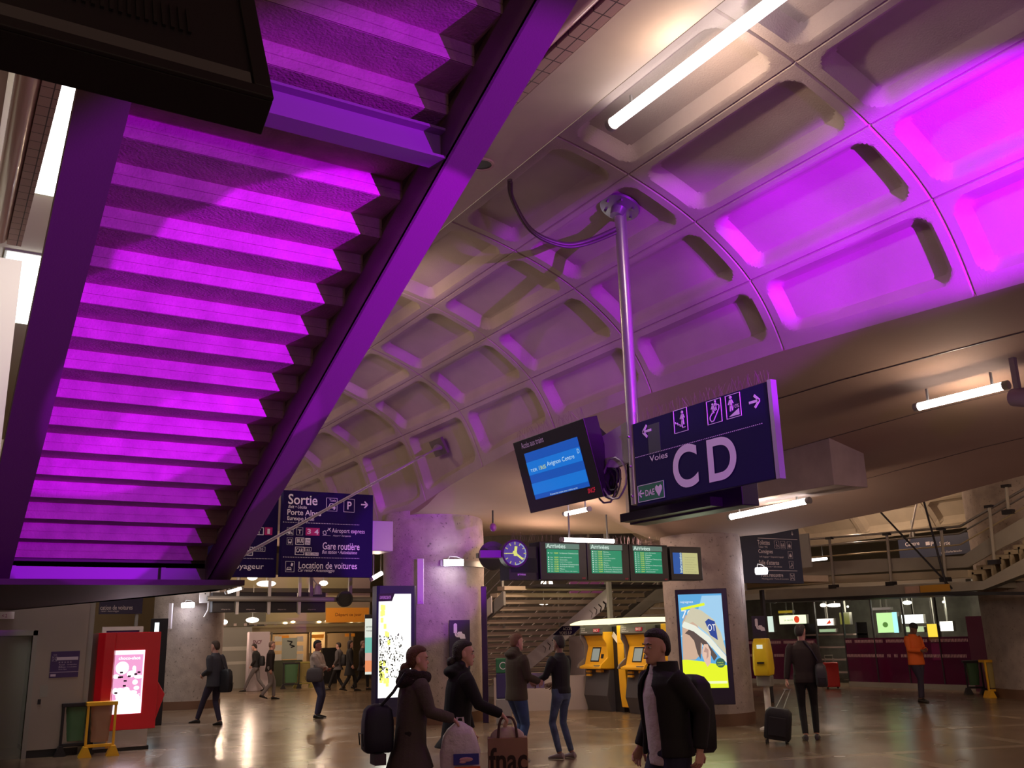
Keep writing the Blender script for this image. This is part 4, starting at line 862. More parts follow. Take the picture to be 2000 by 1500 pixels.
# ================================================================ stairs beyond
def flight(x0, x1, ytop, ztop, n, run, rise, mt, t, name='tread', thick=.14, solid=False):
    for k in range(n):
        y = ytop+run*k; z = ztop-rise*(k+1)
        if z < -.05: break
        mb = MB(); mb.box(x0, x1, y-.02, y+run*.9, z, z+thick); loc(mb, t).build(name, mt, t)
TRD = mat('tread_stone', (.62, .51, .38), .7, var=.08)
t = thing('staircase', 'far open staircase with handrails and a chevron panel, behind the two talking people', 'staircase', (13.4, 22, 0))
flight(12.0, 16.6, 20.2, 2.98, 20, .36, .152, TRD, t, thick=.095)
def st2(Y): return max(2.60-.42*(Y-20.2), -.05)
mb = MB()
for x in (11.95,):
    mb.prism([(20.1, st2(20.1)+.15), (26.4, st2(26.4)+.1), (26.4, st2(26.4)-.0), (20.1, st2(20.1)-.18)], x-.03, x+.03, 'x')
loc(mb, t).build('stringer', GALV, t); mb = MB().box(12.6, 16.6, 19.4, 20.2, 2.86, 2.93); loc(mb, t).build('landing', BLACK, t)
mb = MB(); mb.prism([(19.95, 2.86), (19.95, 2.42), (26.3, -.25), (26.3, .19)], 14.90, 14.93, 'x'); pnl = loc(mb, t).build('chevron_panel', mat('panel_white', (.85, .80, .85), .5), t); pnl['label'] = 'white panel with black chevrons'
fr = Fr((14.88, 23, 1.2), rz=-pi/2); Lm = t.matrix_world.inverted() @ fr.M
def emb(mb): mb.v = [tuple(Lm @ V(v)) for v in mb.v]; return mb
def chev(cx, cy, k=4, dx=6.5, dy=-4.2, s=9.5):
    mb = MB()
    for i in range(k):
        px = cx+i*dx*1.35; py = cy+i*dy*1.35; w = .010+.012*i
        a = fr.uv(px-s*.15, py-s*.75); b = fr.uv(px+s*.45, py-s*.2); c = fr.uv(px+s*.2, py+s*.75); mb.poly([a, b, c], w, -.006, 0)
    emb(mb).build('chevron', BLACK, pnl)
chev(1153, 1199); chev(1062, 1268); chev(962, 1330, 3)
mb = MB(); mb.prism([fr.uv(1080, 1240), fr.uv(1098, 1223), fr.uv(1136, 1223), fr.uv(1118, 1240)], -.004, 0); emb(mb).build('blue_band', NAVY, pnl)
mb = MB(); TT(mb, 'ACCES', 1100, 1225, 1117, 1231, y=-.008); TT(mb, 'VOIES E-F', 1093, 1233, 1117, 1239, y=-.008); emb(mb).build('lettering', WHITE, pnl)
def rails(t, x, y0, z0, y1, z1, posts, hs=(.95, .7, .45, .2), r=.022, mt=STEEL):
    for h in hs:
        mb = MB(); mb.tube([(x, y0, z0+h), (x, y1, z1+h)], r if h == hs[0] else r*.7, 8); loc(mb, t).build('handrail' if h == hs[0] else 'rail', mt, t, smooth=True)
    for k in range(posts):
        u = k/(posts-1); y = lerp(y0, y1, u); z = lerp(z0, z1, u); mb = MB(); mb.box(x-.025, x+.025, y-.025, y+.025, z, z+hs[0]); loc(mb, t).build('rail_post', GALV, t)
for x in (11.9, 13.2, 14.98):
    rails(t, x, 26.6, .05, 20.1, 2.9, 4)
mb = MB(); 
for px, py in ((1045, 1222), (1138, 1150)):
    b = atX(px, py+170, 14.5); 
mb.box(14.4, 14.5, 19.2, 19.3, 0, 4.4); loc(mb, t).build('support_post', GALV, t)
# side panel, pale, left
mb = MB(); mb.prism([(20.6, 2.7), (20.6, 2.3), (24.2, .9), (24.2, 1.3)], 11.86, 11.89, 'x'); o = loc(mb, t).build('side_panel', WPAINT, t)
# right flight behind the machines
t = thing('staircase', 'grey steel staircase behind the glowing ticket machine canopy', 'staircase', (17.5, 21, 0))
for k in range(9):
    y = 22.6-.42*k; z = 1.55+.17*k; mb = MB(); mb.box(16.9, 19.2, y-.2, y+.22, z, z+.13); loc(mb, t).build('tread', TRD, t)
mb = MB(); mb.prism([(24.5, .6), (24.5, 1.0), (20.35, 2.86), (17.0, 2.95), (17.0, 2.65), (20.45, 2.50)], 16.85, 16.9, 'x'); loc(mb, t).build('stringer', mat('pale_steel_paint', (.36, .35, .32), .5), t)
mb = MB(); mb.box(16.9, 19.2, 16.5, 19.3, 2.85, 3.0); loc(mb, t).build('landing', TRD, t)
mb = MB(); mb.prism([(24.5, 1.3), (20.35, 3.15), (17, 3.25), (17, 4.1), (20.3, 4.1), (24.5, 2.2)], 19.2, 19.25, 'x'); loc(mb, t).build('solid_balustrade', mat('grey_panel', (.30, .29, .28), .6), t)
for x in (16.9,): rails(t, x, 24.4, 1.0, 20.3, 2.9, 3)
# stuff behind these stairs
mb = MB().box(16, 32, 33, 33.3, 0, 7.4); struct(mb, 'wall_middle', mat('dim_grey_wall', (.20, .18, .16), .8, var=.15))
t = thing('purple_panel', 'purple lit panel high behind the far staircase', 'panel', tuple(atY(1155, 1145, 28))); MB().box(-.9, .9, 0, .1, -.3, .45).build('panel', mat('panel_purple', (.4, .12, .45), .5), t); MB().box(-.03, .03, .02, .08, .45, 7.4-t.location.z).build('hanger', GALV, t)
for (px, py, lab) in ((1068, 1139, 'white lamp seen under the arrivals screens'), (1062, 1177, 'small lamp behind the stair rails')):
    c = atY(px, py, 29); t = thing('ceiling_lamp', lab, 'light', tuple(c)); MB().ell((0, 0, 0), .25, .12, .08 if py > 1150 else .14).build('shade', emi('warm_lamp', (1, .9, .72), 6), t, smooth=True); MB().tube([(0, 0, 0), (0, 0, .6)], .01, 5).build('stem', GALV, t)
# ticket barrier with green light
pos = atz(985, 1415, 0); t = thing('ticket_validator', 'grey validator post with a green light behind the man in the olive jacket', 'machine', tuple(pos), rz=-AZ)
MB().box(-.16, .16, 0, .3, 0, .5).build('base', GALV, t, bevel=.02); MB().box(-.15, .15, .02, .25, .5, 1.0).build('body', mat('blue_body', (.04, .03, .12), .5), t, bevel=.02); MB().box(-.15, .15, .02, .25, 1.0, 1.3).build('head', mat('green_head', (.03, .16, .07), .4), t, bevel=.02)
MB().ring((0, 1.15), .06, .075, .01, .02, 20).build('dial_ring', WHITE, t)
# ================================================================ bridge on the right
BR = mat('bridge_grey', (.33, .30, .25), .5, var=.08); XB = 20.5
t = thing('footbridge', 'grey steel footbridge with handrails running to a stair at the right', 'bridge', (XB, 16, 2.6))
def bz(px, py): p = atX(px, py, XB); return (p.y, p.z)
def strip(pts_top, pts_bot, mt, nm, x0=XB, x1=XB+.06):
    P = [bz(*p) for p in pts_top]+[bz(*p) for p in pts_bot[::-1]]
    mb = MB()
    for i in range(len(pts_top)-1):
        mb.prism([bz(*pts_top[i]), bz(*pts_top[i+1]), bz(*pts_bot[i+1]), bz(*pts_bot[i])], x0, x1, 'x')
    loc(mb, t).build(nm, mt, t)
strip([(1540, 1102), (1700, 1092), (1880, 1086), (1940, 1045), (2060, 975)], [(1540, 1128), (1700, 1118), (1890, 1108), (1960, 1068), (2060, 1020)], BR, 'parapet_plate')
strip([(1540, 1129), (1700, 1122), (1885, 1113), (1890, 1113)], [(1540, 1143), (1700, 1136), (1885, 1128), (1890, 1128)], mat('bridge_edge', (.44, .37, .26), .6), 'deck_edge', XB+.0, XB+.3)
strip([(1500, 1152), (1700, 1145), (1865, 1137), (1925, 1135), (2060, 1060)], [(1500, 1172), (1700, 1165), (1862, 1156), (1925, 1152), (2060, 1100)], BR, 'girder', XB-.1, XB+.2)
strip([(1500, 1172), (1862, 1156), (2060, 1156)], [(1500, 1177), (1862, 1162), (2060, 1162)], BLACK, 'bottom_flange', XB-.2, XB+1.4)
yk = (bz(1862, 1156)[0]); 
mb = MB(); mb.box(XB+.2, XB+2.6, bz(1900, 1156)[0], bz(1500, 1170)[0], 2.55, 2.7); loc(mb, t).build('deck', BR, t)
for dy_, r in ((0, .032), (14, .022), (36, .018)):
    mb = MB(); P = [atX(px, py+dy_*1.0, XB) for px, py in ((1545, 1056), (1720, 1042), (1875, 1028), (2060, 920))]; mb.tube(P, r, 8); loc(mb, t).build('handrail' if dy_ == 0 else 'rail', STEEL if r > .02 else mat('rail_brass', (.55, .45, .28), .4, .6), t, smooth=True)
for px, pt, pb in ((1620, 1052, 1146), (1732, 1044, 1140), (1838, 1034, 1132), (1932, 990, 1098), (1965, 950, 1000)):
    mb = MB(); a = atX(px, pt, XB-.05); b = atX(px+(pb-pt)*.09, pb, XB-.05); mb.tube([b, a], .035, 6); loc(mb, t).build('rail_post', BR, t); mb = MB(); mb.box(a.x-.06, a.x+.06, a.y-.09, a.y+.09, a.z-.02, a.z+.04); mb.box(b.x-.07, b.x+.07, b.y-.12, b.y+.12, b.z-.05, b.z+.05); loc(mb, t).build('post_bracket', DARK, t)
for k in range(9):
    px = 1905+k*18; py = 1118-k*9.8; a = atX(px, py, XB+.3); mb = MB(); mb.box(XB+.15, XB+2.2, a.y-.25, a.y+.1, a.z-.05, a.z+.05); mb.box(XB+.15, XB+2.2, a.y-.05, a.y+.0, a.z-.3, a.z); loc(mb, t).build('tread', mat('bridge_tread', (.42, .34, .22), .6), t)
a, b = bz(1765, 1152), bz(1854, 1141)
fr = Fr((XB-.12, 15, 2.6), rz=-pi/2); x0, z0, x1, z1 = fr.box(1768, 1143, 1856, 1157)
mb = MB().box(x0+.35*(x1-x0), x1, -.02, 0, z0, z1); Lm = t.matrix_world.inverted() @ fr.M; emb(mb).build('orange_banner', mat('banner_orange', (.55, .26, .02), .5), t)
mb = MB().box(x0, x0+.33*(x1-x0), -.02, 0, z0, z1); emb(mb).build('pink_banner', mat('banner_pink', (.45, .28, .22), .5), t)
for (p, q) in (((1710, 990), (1860, 1150)), ((1802, 970), (1850, 1150)), ((1792, 975), (1775, 1060))):
    a = atX(*p, XB-.3 if p[0] != 1792 else XB+2); b = atX(*q, XB-.1 if p[0] != 1792 else XB+2); c = thing('tie_rod', {1710: 'thin dark tie rod, leftmost over the footbridge', 1802: 'steep tie rod meeting the footbridge stair foot', 1792: 'pale short tie rod behind the footbridge rails'}[p[0]], 'rod', tuple(b)); mb = MB(); mb.tube([b, a+(a-b)*.15], .025, 6); loc(mb, c).build('rod', DARK if p[0] != 1792 else WPAINT, c)
fr = Fr((25.0, 16, 4.1), rz=-pi/2); t = fr.thing('exit_sign', 'far blue Sortie sign beyond the footbridge rails', 'sign')
x0, z0, x1, z1 = fr.box(1755, 1047, 1895, 1087); MB().box(x0, x1, 0, .1, z0, z1).build('panel', mat('slate_navy', (.035, .045, .10), .5), t)
mb = MB(); TT(mb, 'Sortie', 1835, 1057, 1856, 1065, bold=.01); TT(mb, 'Centre', 1768, 1058, 1796, 1066, bold=.01); TT(mb, 'P', 1818, 1058, 1824, 1066, bold=.02); TT(mb, 'place Charles Béraudier', 1838, 1075, 1880, 1080); bx(mb, 1808, 1058, 1816, 1065); mb.build('lettering', WHITE, t); MB().box(x0+.5, x0+.56, .02, .08, z1, 7.2-4.1).build('hanger', GALV, t)
# ================================================================ shop
XS = 24.6; GP = mat('purple_film', (.10, .002, .05), .12, alpha=.86)
t = thing('glazed_partition', 'glazed shop front with purple film and white letter bands', 'partition', (XS, 19, 0))
fr = Fr((XS, 22, 0), rz=-pi/2); Lm = t.matrix_world.inverted() @ fr.M
def rect(a, b, c, d, y=-.01, name='p', mt=WHITE, y1=0, parent=None):
    x0, z0, x1, z1 = fr.box(a, b, c, d); mb = MB().box(x0, x1, y, y1, z0, z1); return emb(mb).build(name, mt, parent or t)
yA = fr.uv(1505, 1250)[0]; yD0 = fr.uv(1596, 1250)[0]; yD1 = fr.uv(1650, 1250)[0]; yB = fr.uv(1905, 1250)[0]
for (xa, xb) in ((yA-2, yD0), (yD1, yB)):
    mb = MB().box(xa, xb, 0, .03, .14, 1.42); emb(mb).build('purple_glazing', GP, t)
    mb = MB().box(xa, xb, 0, .015, 1.42, 2.75); emb(mb).build('clear_glazing', GLASS, t)
    mb = MB().box(xa, xb, -.03, .06, 0, .14); emb(mb).build('steel_base', GALV, t)
for i, (xa, xb) in enumerate(((yA-2, yD0), (yD1, fr.uv(1890, 1250)[0]))):
    for zz in (1.28, .86):
        mb = MB(); x = xa
        while x < xb: mb.box(x, x+.022, -.006, 0, zz, zz+.085); x += .045 if random.random() < .92 else .15
        emb(mb).build('letter_band', mat('band_pink', (.55, .38, .42), .5), t)
mb = MB()
for x in (yD0, yD1, lerp(yD1, yB, .25), lerp(yD1, yB, .5), lerp(yD1, yB, .75)): mb.box(x-.02, x+.02, -.01, .05, 0, 2.9)
emb(mb).build('mullion', DARK, t)
mb = MB().box(yA-2, yB, -.05, .2, 2.75, 2.95); emb(mb).build('head_beam', GALV, t)
mb = MB().box(yB, yB+.6, -.3, .5, 0, 1.95); emb(mb).build('end_panel', mat('dark_purple', (.10, .01, .05), .4), t)
# inside the shop
t0 = t
XI = XS+2.2
mb = MB().box(XI+1.5, XI+1.8, 10, 32, 0, 3.2); struct(mb, 'wall_shop', mat('shop_wall', (.16, .15, .13), .8, var=.3))
mb = MB().box(XS, XI+2.5, 14.5, 32, 2.95, 3.1); struct(mb, 'ceiling', mat('shop_ceiling', (.3, .27, .23), .8))['label'] = 'ceiling of the shop'
fr = Fr((XS+1.3, 20, 1.5), rz=-pi/2)
def shopsign(a, b, c, d, col, s, label, cat='sign', extra=None, nm='lit_sign'):
    t = fr.thing(nm, label, cat); x0, z0, x1, z1 = fr.box(a, b, c, d); MB().box(x0, x1, 0, .12, z0, z1).build('housing', GALV, t)
    MB().box(x0+.01, x1-.01, -.01, 0, z0+.01, z1-.01).build('lit_face', emi('shop_lit_%d_%d' % (a, b), col, s), t)
    if extra: extra(t, x0, z0, x1, z1)
    MB().box((x0+x1)/2-.02, (x0+x1)/2+.02, .04, .08, z1, max(z1+.1, 1.44)).build('hanger', GALV, t)
def ex1(t, x0, z0, x1, z1):
    MB().disc((lerp(x0, x1, .66), (z0+z1)/2), (z1-z0)*.38, -.015, -.01, 20).build('red_disc', emi('disc_red', (.8, .06, .02), 1), t); MB().text('Le marché', lerp(x0, x1, .2), lerp(z0, z1, .35), lerp(x0, x1, .52), lerp(z0, z1, .6), y=-.014).build('lettering', mat('ink', (.2, .12, .1), .6), t)
shopsign(1522, 1201, 1575, 1219, (.95, 1, .65), 1.3, 'pale yellow lit shop sign with a red disc', extra=ex1)
shopsign(1596, 1208, 1628, 1222, (1, .95, .9), 1.6, 'small white lit shop sign with a red leaf', extra=lambda t, x0, z0, x1, z1: MB().prism([(lerp(x0, x1, .55), lerp(z0, z1, .2)), (lerp(x0, x1, .8), lerp(z0, z1, .8)), (lerp(x0, x1, .85), lerp(z0, z1, .3))], -.015, -.01).build('red_leaf', emi('disc_red', (.8, .06, .02), 1), t))
shopsign(1713, 1196, 1754, 1236, (.55, .85, .35), 1.2, 'tall green and cyan lit poster in the shop', extra=lambda t, x0, z0, x1, z1: (MB().box(lerp(x0, x1, .78), x1, -.015, -.01, z0, z1).build('cyan_strip', emi('cyan_strip', (.45, .9, .95), 1.2), t), MB().ell((lerp(x0, x1, .4), -.012, lerp(z0, z1, .4)), .1, .005, .08).build('fruit_image', emi('fruit_green', (.12, .3, .05), .8), t)))
shopsign(1761, 1200, 1804, 1218, (1, 1, 1), 2.4, 'bright white curved shop sign')
shopsign(1765, 1223, 1805, 1235, (.6, .7, .4), .9, 'lit product shelf under the white shop sign')
shopsign(1812, 1218, 1834, 1252, (1, .6, .05), 1.3, 'orange lit drinks cabinet in the shop', cat='cabinet', nm='drinks_cabinet')
shopsign(1836, 1213, 1862, 1233, (1, .92, .85), 1.7, 'white lit menu board in the shop')
shopsign(1600, 1228, 1632, 1235, (.5, .7, .4), .6, 'green lit shelf edge under the leaf sign')
shopsign(1500, 1203, 1511, 1235, (.7, .8, .7), 1.1, 'pale lit shelf at the left end of the shop')
shopsign(1640, 1196, 1660, 1220, (.28, .26, .03), .5, 'dull yellow hanging banner in the shop')
shopsign(1520, 1192, 1548, 1198, (.6, .38, .02), .5, 'small yellow strip sign over the left shop window')
shopsign(1700, 1186, 1740, 1192, (.4, .3, .26), .4, 'pinkish strip sign over the shop window')
shopsign(1820, 1256, 1838, 1290, (.95, .1, .25), 1.0, 'pinkish red lit display behind the purple film')
for i, (px, py) in enumerate(((1608, 1182), (1630, 1182), (1772, 1177))):
    c = atX(px, py, XS+1); t = thing('ceiling_lamp', ('small round lamp at the shop ceiling', 'long lamp at the shop ceiling', 'round lamp at the shop ceiling above the white sign')[i], 'light', tuple(c)); MB().ell((0, 0, 0), .08 if i == 0 else .15, .3 if i == 1 else .12, .06).build('shade', emi('warm_lamp', (1, .9, .72), 6), t); MB().box(-.01, .01, -.01, .01, 0, .3).build('stem', GALV, t)
light('shop_lamp', 'POINT', (XS+1.2, 21.5, 2.4), 60, (1, .9, .7), shadow_soft_size=.03); light('shop_lamp', 'POINT', (XS+1.2, 18, 2.4), 60, (1, .9, .7), shadow_soft_size=.03)
# shelves with goods and red case in the doorway
t = thing('shop_shelf', 'white shop shelves in the doorway with boxes', 'shelf', tuple(V((XS+1.4, (22.6), 0)))); 
for zz in (.3, .7, 1.1, 1.5): MB().box(0, .5, -1.2, 1.0, zz, zz+.05).build('shelf_board', mat('shelf_white', (.5, .38, .36), .5), t)
for x in (-1.2, .95): MB().box(0, .5, x, x+.05, 0, 1.9).build('upright', DARK, t)
p = atz(1627, 1345, 0); t = thing('suitcase', 'bright red suitcase standing in the shop doorway', 'suitcase', tuple(p), rz=-AZ); MB().box(-.2, .2, -.12, .12, .05, .75).build('body', mat('case_red', (.5, .01, .01), .4), t, bevel=.03); MB().tube([(-.12, .1, .75), (-.12, .1, .95), (.12, .1, .95), (.12, .1, .75)], .012, 6).build('handle', GALV, t)
for x in (-.15, .15): MB().ell((x, 0, .03), .03, .02, .03).build('wheel', BLACK, t)
# ================================================================ litter stands
def bin_stand(pos, rz, label, mt, bagm, bagn, w=.5, h=1.0):
    t = thing('litter_stand', label, 'bin', tuple(pos), rz=rz); mb = MB()
    for x in (-w/2, w/2): mb.box(x-.02, x+.02, -.02, .02, .1, h)
    mb.box(-w/2-.03, w/2+.03, -.03, .25, h-.03, h+.03); mb.box(-w/2, w/2, -.02, .02, .14, .19); mb.build('frame', mt, t, bevel=.006)
    for x in (-w/2, w/2):
        MB().prism([(x-.10, 0), (x+.10, 0), (x+.03, .16), (x-.03, .16)], -.14, .14).build('foot', mt, t)
    mb = MB(); rg = []
    for k in range(9):
        z = lerp(h-.02, .22, k/8); n = 20; rg.append([V((lerp(w/2-.04, w/2-.08, k/8)*(1 if abs(cos(a)) > .3 else 1)*max(-1, min(1, cos(a)*1.25))*(1+random.uniform(-.04, .04)), .11+lerp(.11, .09, k/8)*max(-1, min(1, sin(a)*1.25))*(1+random.uniform(-.1, .1)), z)) for a in [2*pi*i/n for i in range(n)]])
    mb.loft(rg); mb.build('bag', bagm, t, smooth=True); return t
BAGG = mat('green_bag', (.10, .22, .11), .25, alpha=.85); BAGC = mat('clear_bag', (.40, .22, .14), .2, alpha=.85); BAGY = mat('yellow_mesh_bag', (.45, .36, .12), .4, alpha=.8)
bin_stand(atz(192, 1477, 0), radians(-4), 'yellow litter stand with a clear bag in front of the red machine', YEL, BAGC, 'bag', .42, .82)
bin_stand(atz(143, 1475, 0), radians(-4), 'green litter bag on a dark stand beside the steel lift wall', DARK, BAGG, 'bag', .42, .80)
bin_stand(atz(1950, 1362, 0), radians(-28), 'yellow litter stand at the right by the pale column', YEL, BAGY, 'bag', .42, .85)
bin_stand(atz(1908, 1356, 0), radians(-45), 'green litter bag beside the right-hand yellow stand', DARK, BAGG, 'bag', .38, .8)
bin_stand(atz(568, 1345, 0), radians(-15), 'green litter bag in front of the ticket office', DARK, BAGG, 'bag', .6, .95)
bin_stand(atz(592, 1343, 0), radians(-15), 'yellow litter stand in front of the ticket office', mat('dull_yellow', (.4, .34, .08), .5), BAGY, 'bag', .6, .95)
# ================================================================ lift and red machine
LW = mat('lift_steel', (.33, .29, .27), .38, .55, var=.05, vs=.8)
t = thing('lift_shaft', 'brushed steel lift shaft with glass door at the far left', 'lift', (1.0, 18.3, 0))
fr = Fr((1.0, 18.3, 0)); x0 = fr.uv(68, 1300)[0]; xr = fr.uv(170, 1250)[0]; xs = fr.uv(178, 1300)[0]
mb = MB(); mb.box(x0, xr, 0, 2.2, .12, 3.2); mb.box(-3, x0, 0, 2.2, 2.03, 3.2); mb.box(-3, -1.4, 0, 2.2, 0, 3.2); mb.build('cladding', LW, t)
MB().box(xr, xr+.10, .06, 2.2, .0, 3.2).build('corner_strip', GALV, t); MB().box(x0, xr, .01, 2.2, 0, .12).build('plinth', BLACK, t)
MB().box(x0-.07, x0, -.01, .06, 0, 2.03).build('door_jamb', GALV, t); MB().box(-1.4, x0, -.01, .06, 1.95, 2.03).build('door_head', GALV, t)
MB().box(-1.3, x0-.08, .04, .06, 0, 1.95).build('glass_door', mat('lift_glass', (.35, .38, .33), .06, alpha=.45), t)
MB().box(-1.4, x0, 1.6, 1.7, 0, 2.0).build('cabin_back', mat('cabin_panel', (.40, .36, .28), .4, .4), t)
MB().box(-1.4, x0, .1, 1.6, 0, .05).build('cabin_floor', mat('cabin_floor_m', (.25, .2, .15), .5), t)
mb = MB().box(fr.uv(70, 1210)[0]*0+fr.uv(0, 1210)[0]-.4, fr.uv(27, 1210)[0], -.012, 0, fr.uv(10, 1209)[1], fr.uv(10, 1195)[1]); o = mb.build('number_plate', WHITE, t); mb = MB(); TT(mb, '< 2', 4, 1199, 14, 1206, y=-.015, bold=.02); mb.build('plate_lettering', mat('ink_pink', (.5, .2, .4), .5), o)
x0_, z0_, x1_, z1_ = fr.box(98, 1272, 154, 1323); pn = MB().box(x0_, x1_, -.015, 0, z0_, z1_).build('information_panel', mat('panel_violet', (.05, .022, .11), .5), t)
mb = MB(); w = x1_-x0_; h = z1_-z0_; mb.box(x0_+.2*w, x1_-.02, -.018, -.015, z0_+.66*h, z0_+.78*h); mb.text('Accès', x0_+.08*w, z0_+.85*h, x0_+.2*w, z0_+.9*h, y=-.018); fig(mb, x0_+.05*w, z0_+.62*h, .2*h, 'meet', -.018)
for i, s in enumerate(('Accueil', 'Billets', 'Sortie Alpes')): mb.text(s, x0_+.3*w, z0_+(.46-.09*i)*h, x0_+(.5+.04*i)*w, z0_+(.52-.09*i)*h, y=-.018); mb.text('Correspondance', x0_+.58*w, z0_+(.46-.09*i)*h, x0_+.92*w, z0_+(.51-.09*i)*h, y=-.018) if i < 2 else None
mb.box(x0_, x1_, -.018, -.015, z0_+.2*h, z0_+.215*h); mb.box(x0_+.04*w, x0_+.22*w, -.018, -.015, z0_+.05*h, z0_+.14*h)
for i in range(5): fig(mb, x0_+(.28+.1*i)*w, z0_+.55*h, .07*h, 'bag', -.018)
mb.build('panel_lettering', mat('panel_pale', (.5, .42, .55), .5), pn)
MB().box(fr.uv(67, 1370)[0]+.05, fr.uv(73, 1370)[0]+.05, -.02, 0, fr.uv(70, 1376)[1], fr.uv(70, 1366)[1]).build('call_button', BLACK, t)
MB().box(fr.uv(79, 1340)[0], fr.uv(94, 1340)[0], -.004, 0, fr.uv(85, 1362)[1], fr.uv(85, 1338)[1]).build('engraved_plate', GALV, t)
# red snack machine
fr = Fr((3.1, 18.28, 0)); t = fr.thing('vending_machine', 'red vending machine with a glowing white and pink screen', 'vending machine')
x0, z0, x1, z1 = fr.box(184, 1235, 310, 1462); W1 = x1
mb = MB(); mb.box(x0, x1-.02, 0, .75, z0*0+.34, z1); mb.prism([(x1-.1, .42), (x1-.02, .45), (x1+.12, .9), (x1-.03, 1.15), (x1-.1, 1.15)], .05, .6); mb.build('cabinet', RED, t, bevel=.01)
MB().prism([(x0, -.0), (x0+.10, -.08), (x0+.26, -.08), (x0+.30, 0)], .34, z1, 'z').build('left_pillar', RED, t, bevel=.01)
MB().box(x0+.25, x1-.14, .01, .6, .06, .34).build('steel_kick', mat('mirror_steel', (.6, .55, .58), .12, 1), t); MB().box(x0+.02, x1-.1, .03, .7, 0, .06).build('plinth', BLACK, t)
MB().box(x0+.05, x0+.25, .0, .6, .06, .34).build('steel_base', GALV, t)
a, b, c, d = fr.box(218, 1270, 279, 1394); scr = MB().box(a, c, -.012, 0, b, d).build('screen', emi('vending_screen', (1, .80, .93), 1.5), t)
w = c-a; h = d-b; mb = MB(); mb.box(a+.05*w, c-.05*w, -.016, -.012, b+.22*h, b+.93*h); mb.build('pink_field', emi('vending_pink', (.85, .35, .62), 1.1), scr)
mb = MB(); rnd = random.Random(5)
for i in range(16): mb.ell((a+rnd.uniform(.12, .88)*w, -.017, b+rnd.uniform(.25, .75)*h), rnd.uniform(.03, .08), .003, rnd.uniform(.03, .06), 10, 6)
mb.ell((a+.3*w, -.017, b+.72*h), .11, .003, .11); mb.ell((a+.55*w, -.017, b+.24*h), .2, .003, .1); mb.build('white_patch', emi('vending_white', (1, .95, 1), 1.5), scr)
mb = MB(); mb.text('BOISSONS', a+.12*w, b+.94*h, c-.08*w, b+.98*h, y=-.02, bold=.02); mb.text('choco-shot', a+.16*w, b+.85*h, c-.14*w, b+.90*h, y=-.022, bold=.02); mb.text('81€', a+.72*w, b+.24*h, a+.92*w, b+.31*h, y=-.022, bold=.02); mb.build('screen_lettering', emi('vending_white', (1, .95, 1), 1.5), scr)
mb = MB()
for i in range(9): u = rnd.uniform(.1, .85); v = rnd.uniform(.3, .65); mb.box(a+u*w, a+u*w+.05, -.020, -.017, b+v*h, b+v*h+.03)
mb.build('product_image', mat('product_dark', (.12, .05, .12), .5), scr)
l = light('vending_glow', 'AREA', tuple(fr.M @ V(((a+c)/2, -.1, (b+d)/2))), 9, (1, .75, .9), tuple(fr.M @ V(((a+c)/2, -2, (b+d)/2-.5))), shape='RECTANGLE', size=.4, size_y=1.0); l.parent = t; l.matrix_parent_inverse = t.matrix_world.inverted()
fr = Fr((3.2, 19.6, 0)); t = fr.thing('framed_board', 'white framed purple board just above the red machine', 'sign'); a, b, c, d = fr.box(196, 1224, 276, 1330); MB().frame(a, c, b, d, .07, -.03, .05).build('frame', WPAINT, t); MB().box(a+.07, c-.07, 0, .02, b+.07, d-.07).build('panel', mat('violet_board', (.12, .05, .3), .5), t)
MB().box((a+c)/2-.05, (a+c)/2+.05, 0, .05, 0, b).build('stand', GALV, t)
fr = Fr((5.0, 23.5, 0), rz=radians(-10)); t = fr.thing('light_box', 'tall narrow black light box with a white lit edge right of the red machine', 'sign'); a, b, c, d = fr.box(290, 1208, 324, 1365); MB().box(a, c, 0, .5, 0, d).build('housing', BLACK, t, bevel=.01); x = fr.box(298, 1216, 314, 1350); MB().box(x[0], x[2]-.08, -.01, 0, x[1], x[3]).build('lit_panel', emi('cool_white_panel', (.8, .95, 1), 1.6), t)
# ================================================================ far left hall: dark screens, truss bar, ticket office
fr = Fr((9, 27.5, 3)); 
for k, (a, b) in enumerate(((415, 458), (464, 520), (526, 580), (585, 636))):
    t = fr.thing('dark_screen', ('far left', 'second', 'third', 'right-hand')[k]+' dark hanging screen of the row over the far hall', 'screen', 'dark screens hanging in the far hall'); x0, z0, x1, z1 = fr.box(a, 1157, b, 1196); MB().box(x0, x1, 0, .3, z0, z1).build('housing', BLACK, t, bevel=.01); MB().text('départs', x0+.25, z0+.06, x0+.5, z0+.1, y=-.004).build('lettering', mat('dim_white', (.55, .45, .45), .6), t)
t = fr.thing('steel_bar', 'long grey steel bar across the dark screens', 'bar'); a = fr.uv(400, 1170); b = fr.uv(722, 1172); MB().tube([(a[0], -.25, a[1]), (b[0], -.25, b[1])], .075, 10).build('bar', GALV, t, smooth=True)
for px in (462, 524, 583): x = fr.uv(px, 1180)[0]; MB().box(x-.04, x+.04, -.1, -.04, fr.uv(px, 1200)[1], fr.uv(px, 1140)[1]+.2).build('hanger', WPAINT, t)
for px in (605, 682): x = fr.uv(px, 1180)[0]; MB().box(x-.05, x+.05, -.1, 0, 0, fr.uv(px, 1140)[1]+.3).build('upright', mat('dim_steel', (.16, .14, .12), .5), t)
t = fr.thing('wall_clock', 'black back of a round clock on the steel bar', 'clock'); c = fr.uv(663, 1171); mb = MB().disc(c, .23, -.5, -.34, 32); mb.build('case', BLACK, t); MB().ring(c, .17, .19, -.51, -.5).build('rim', DARK, t)
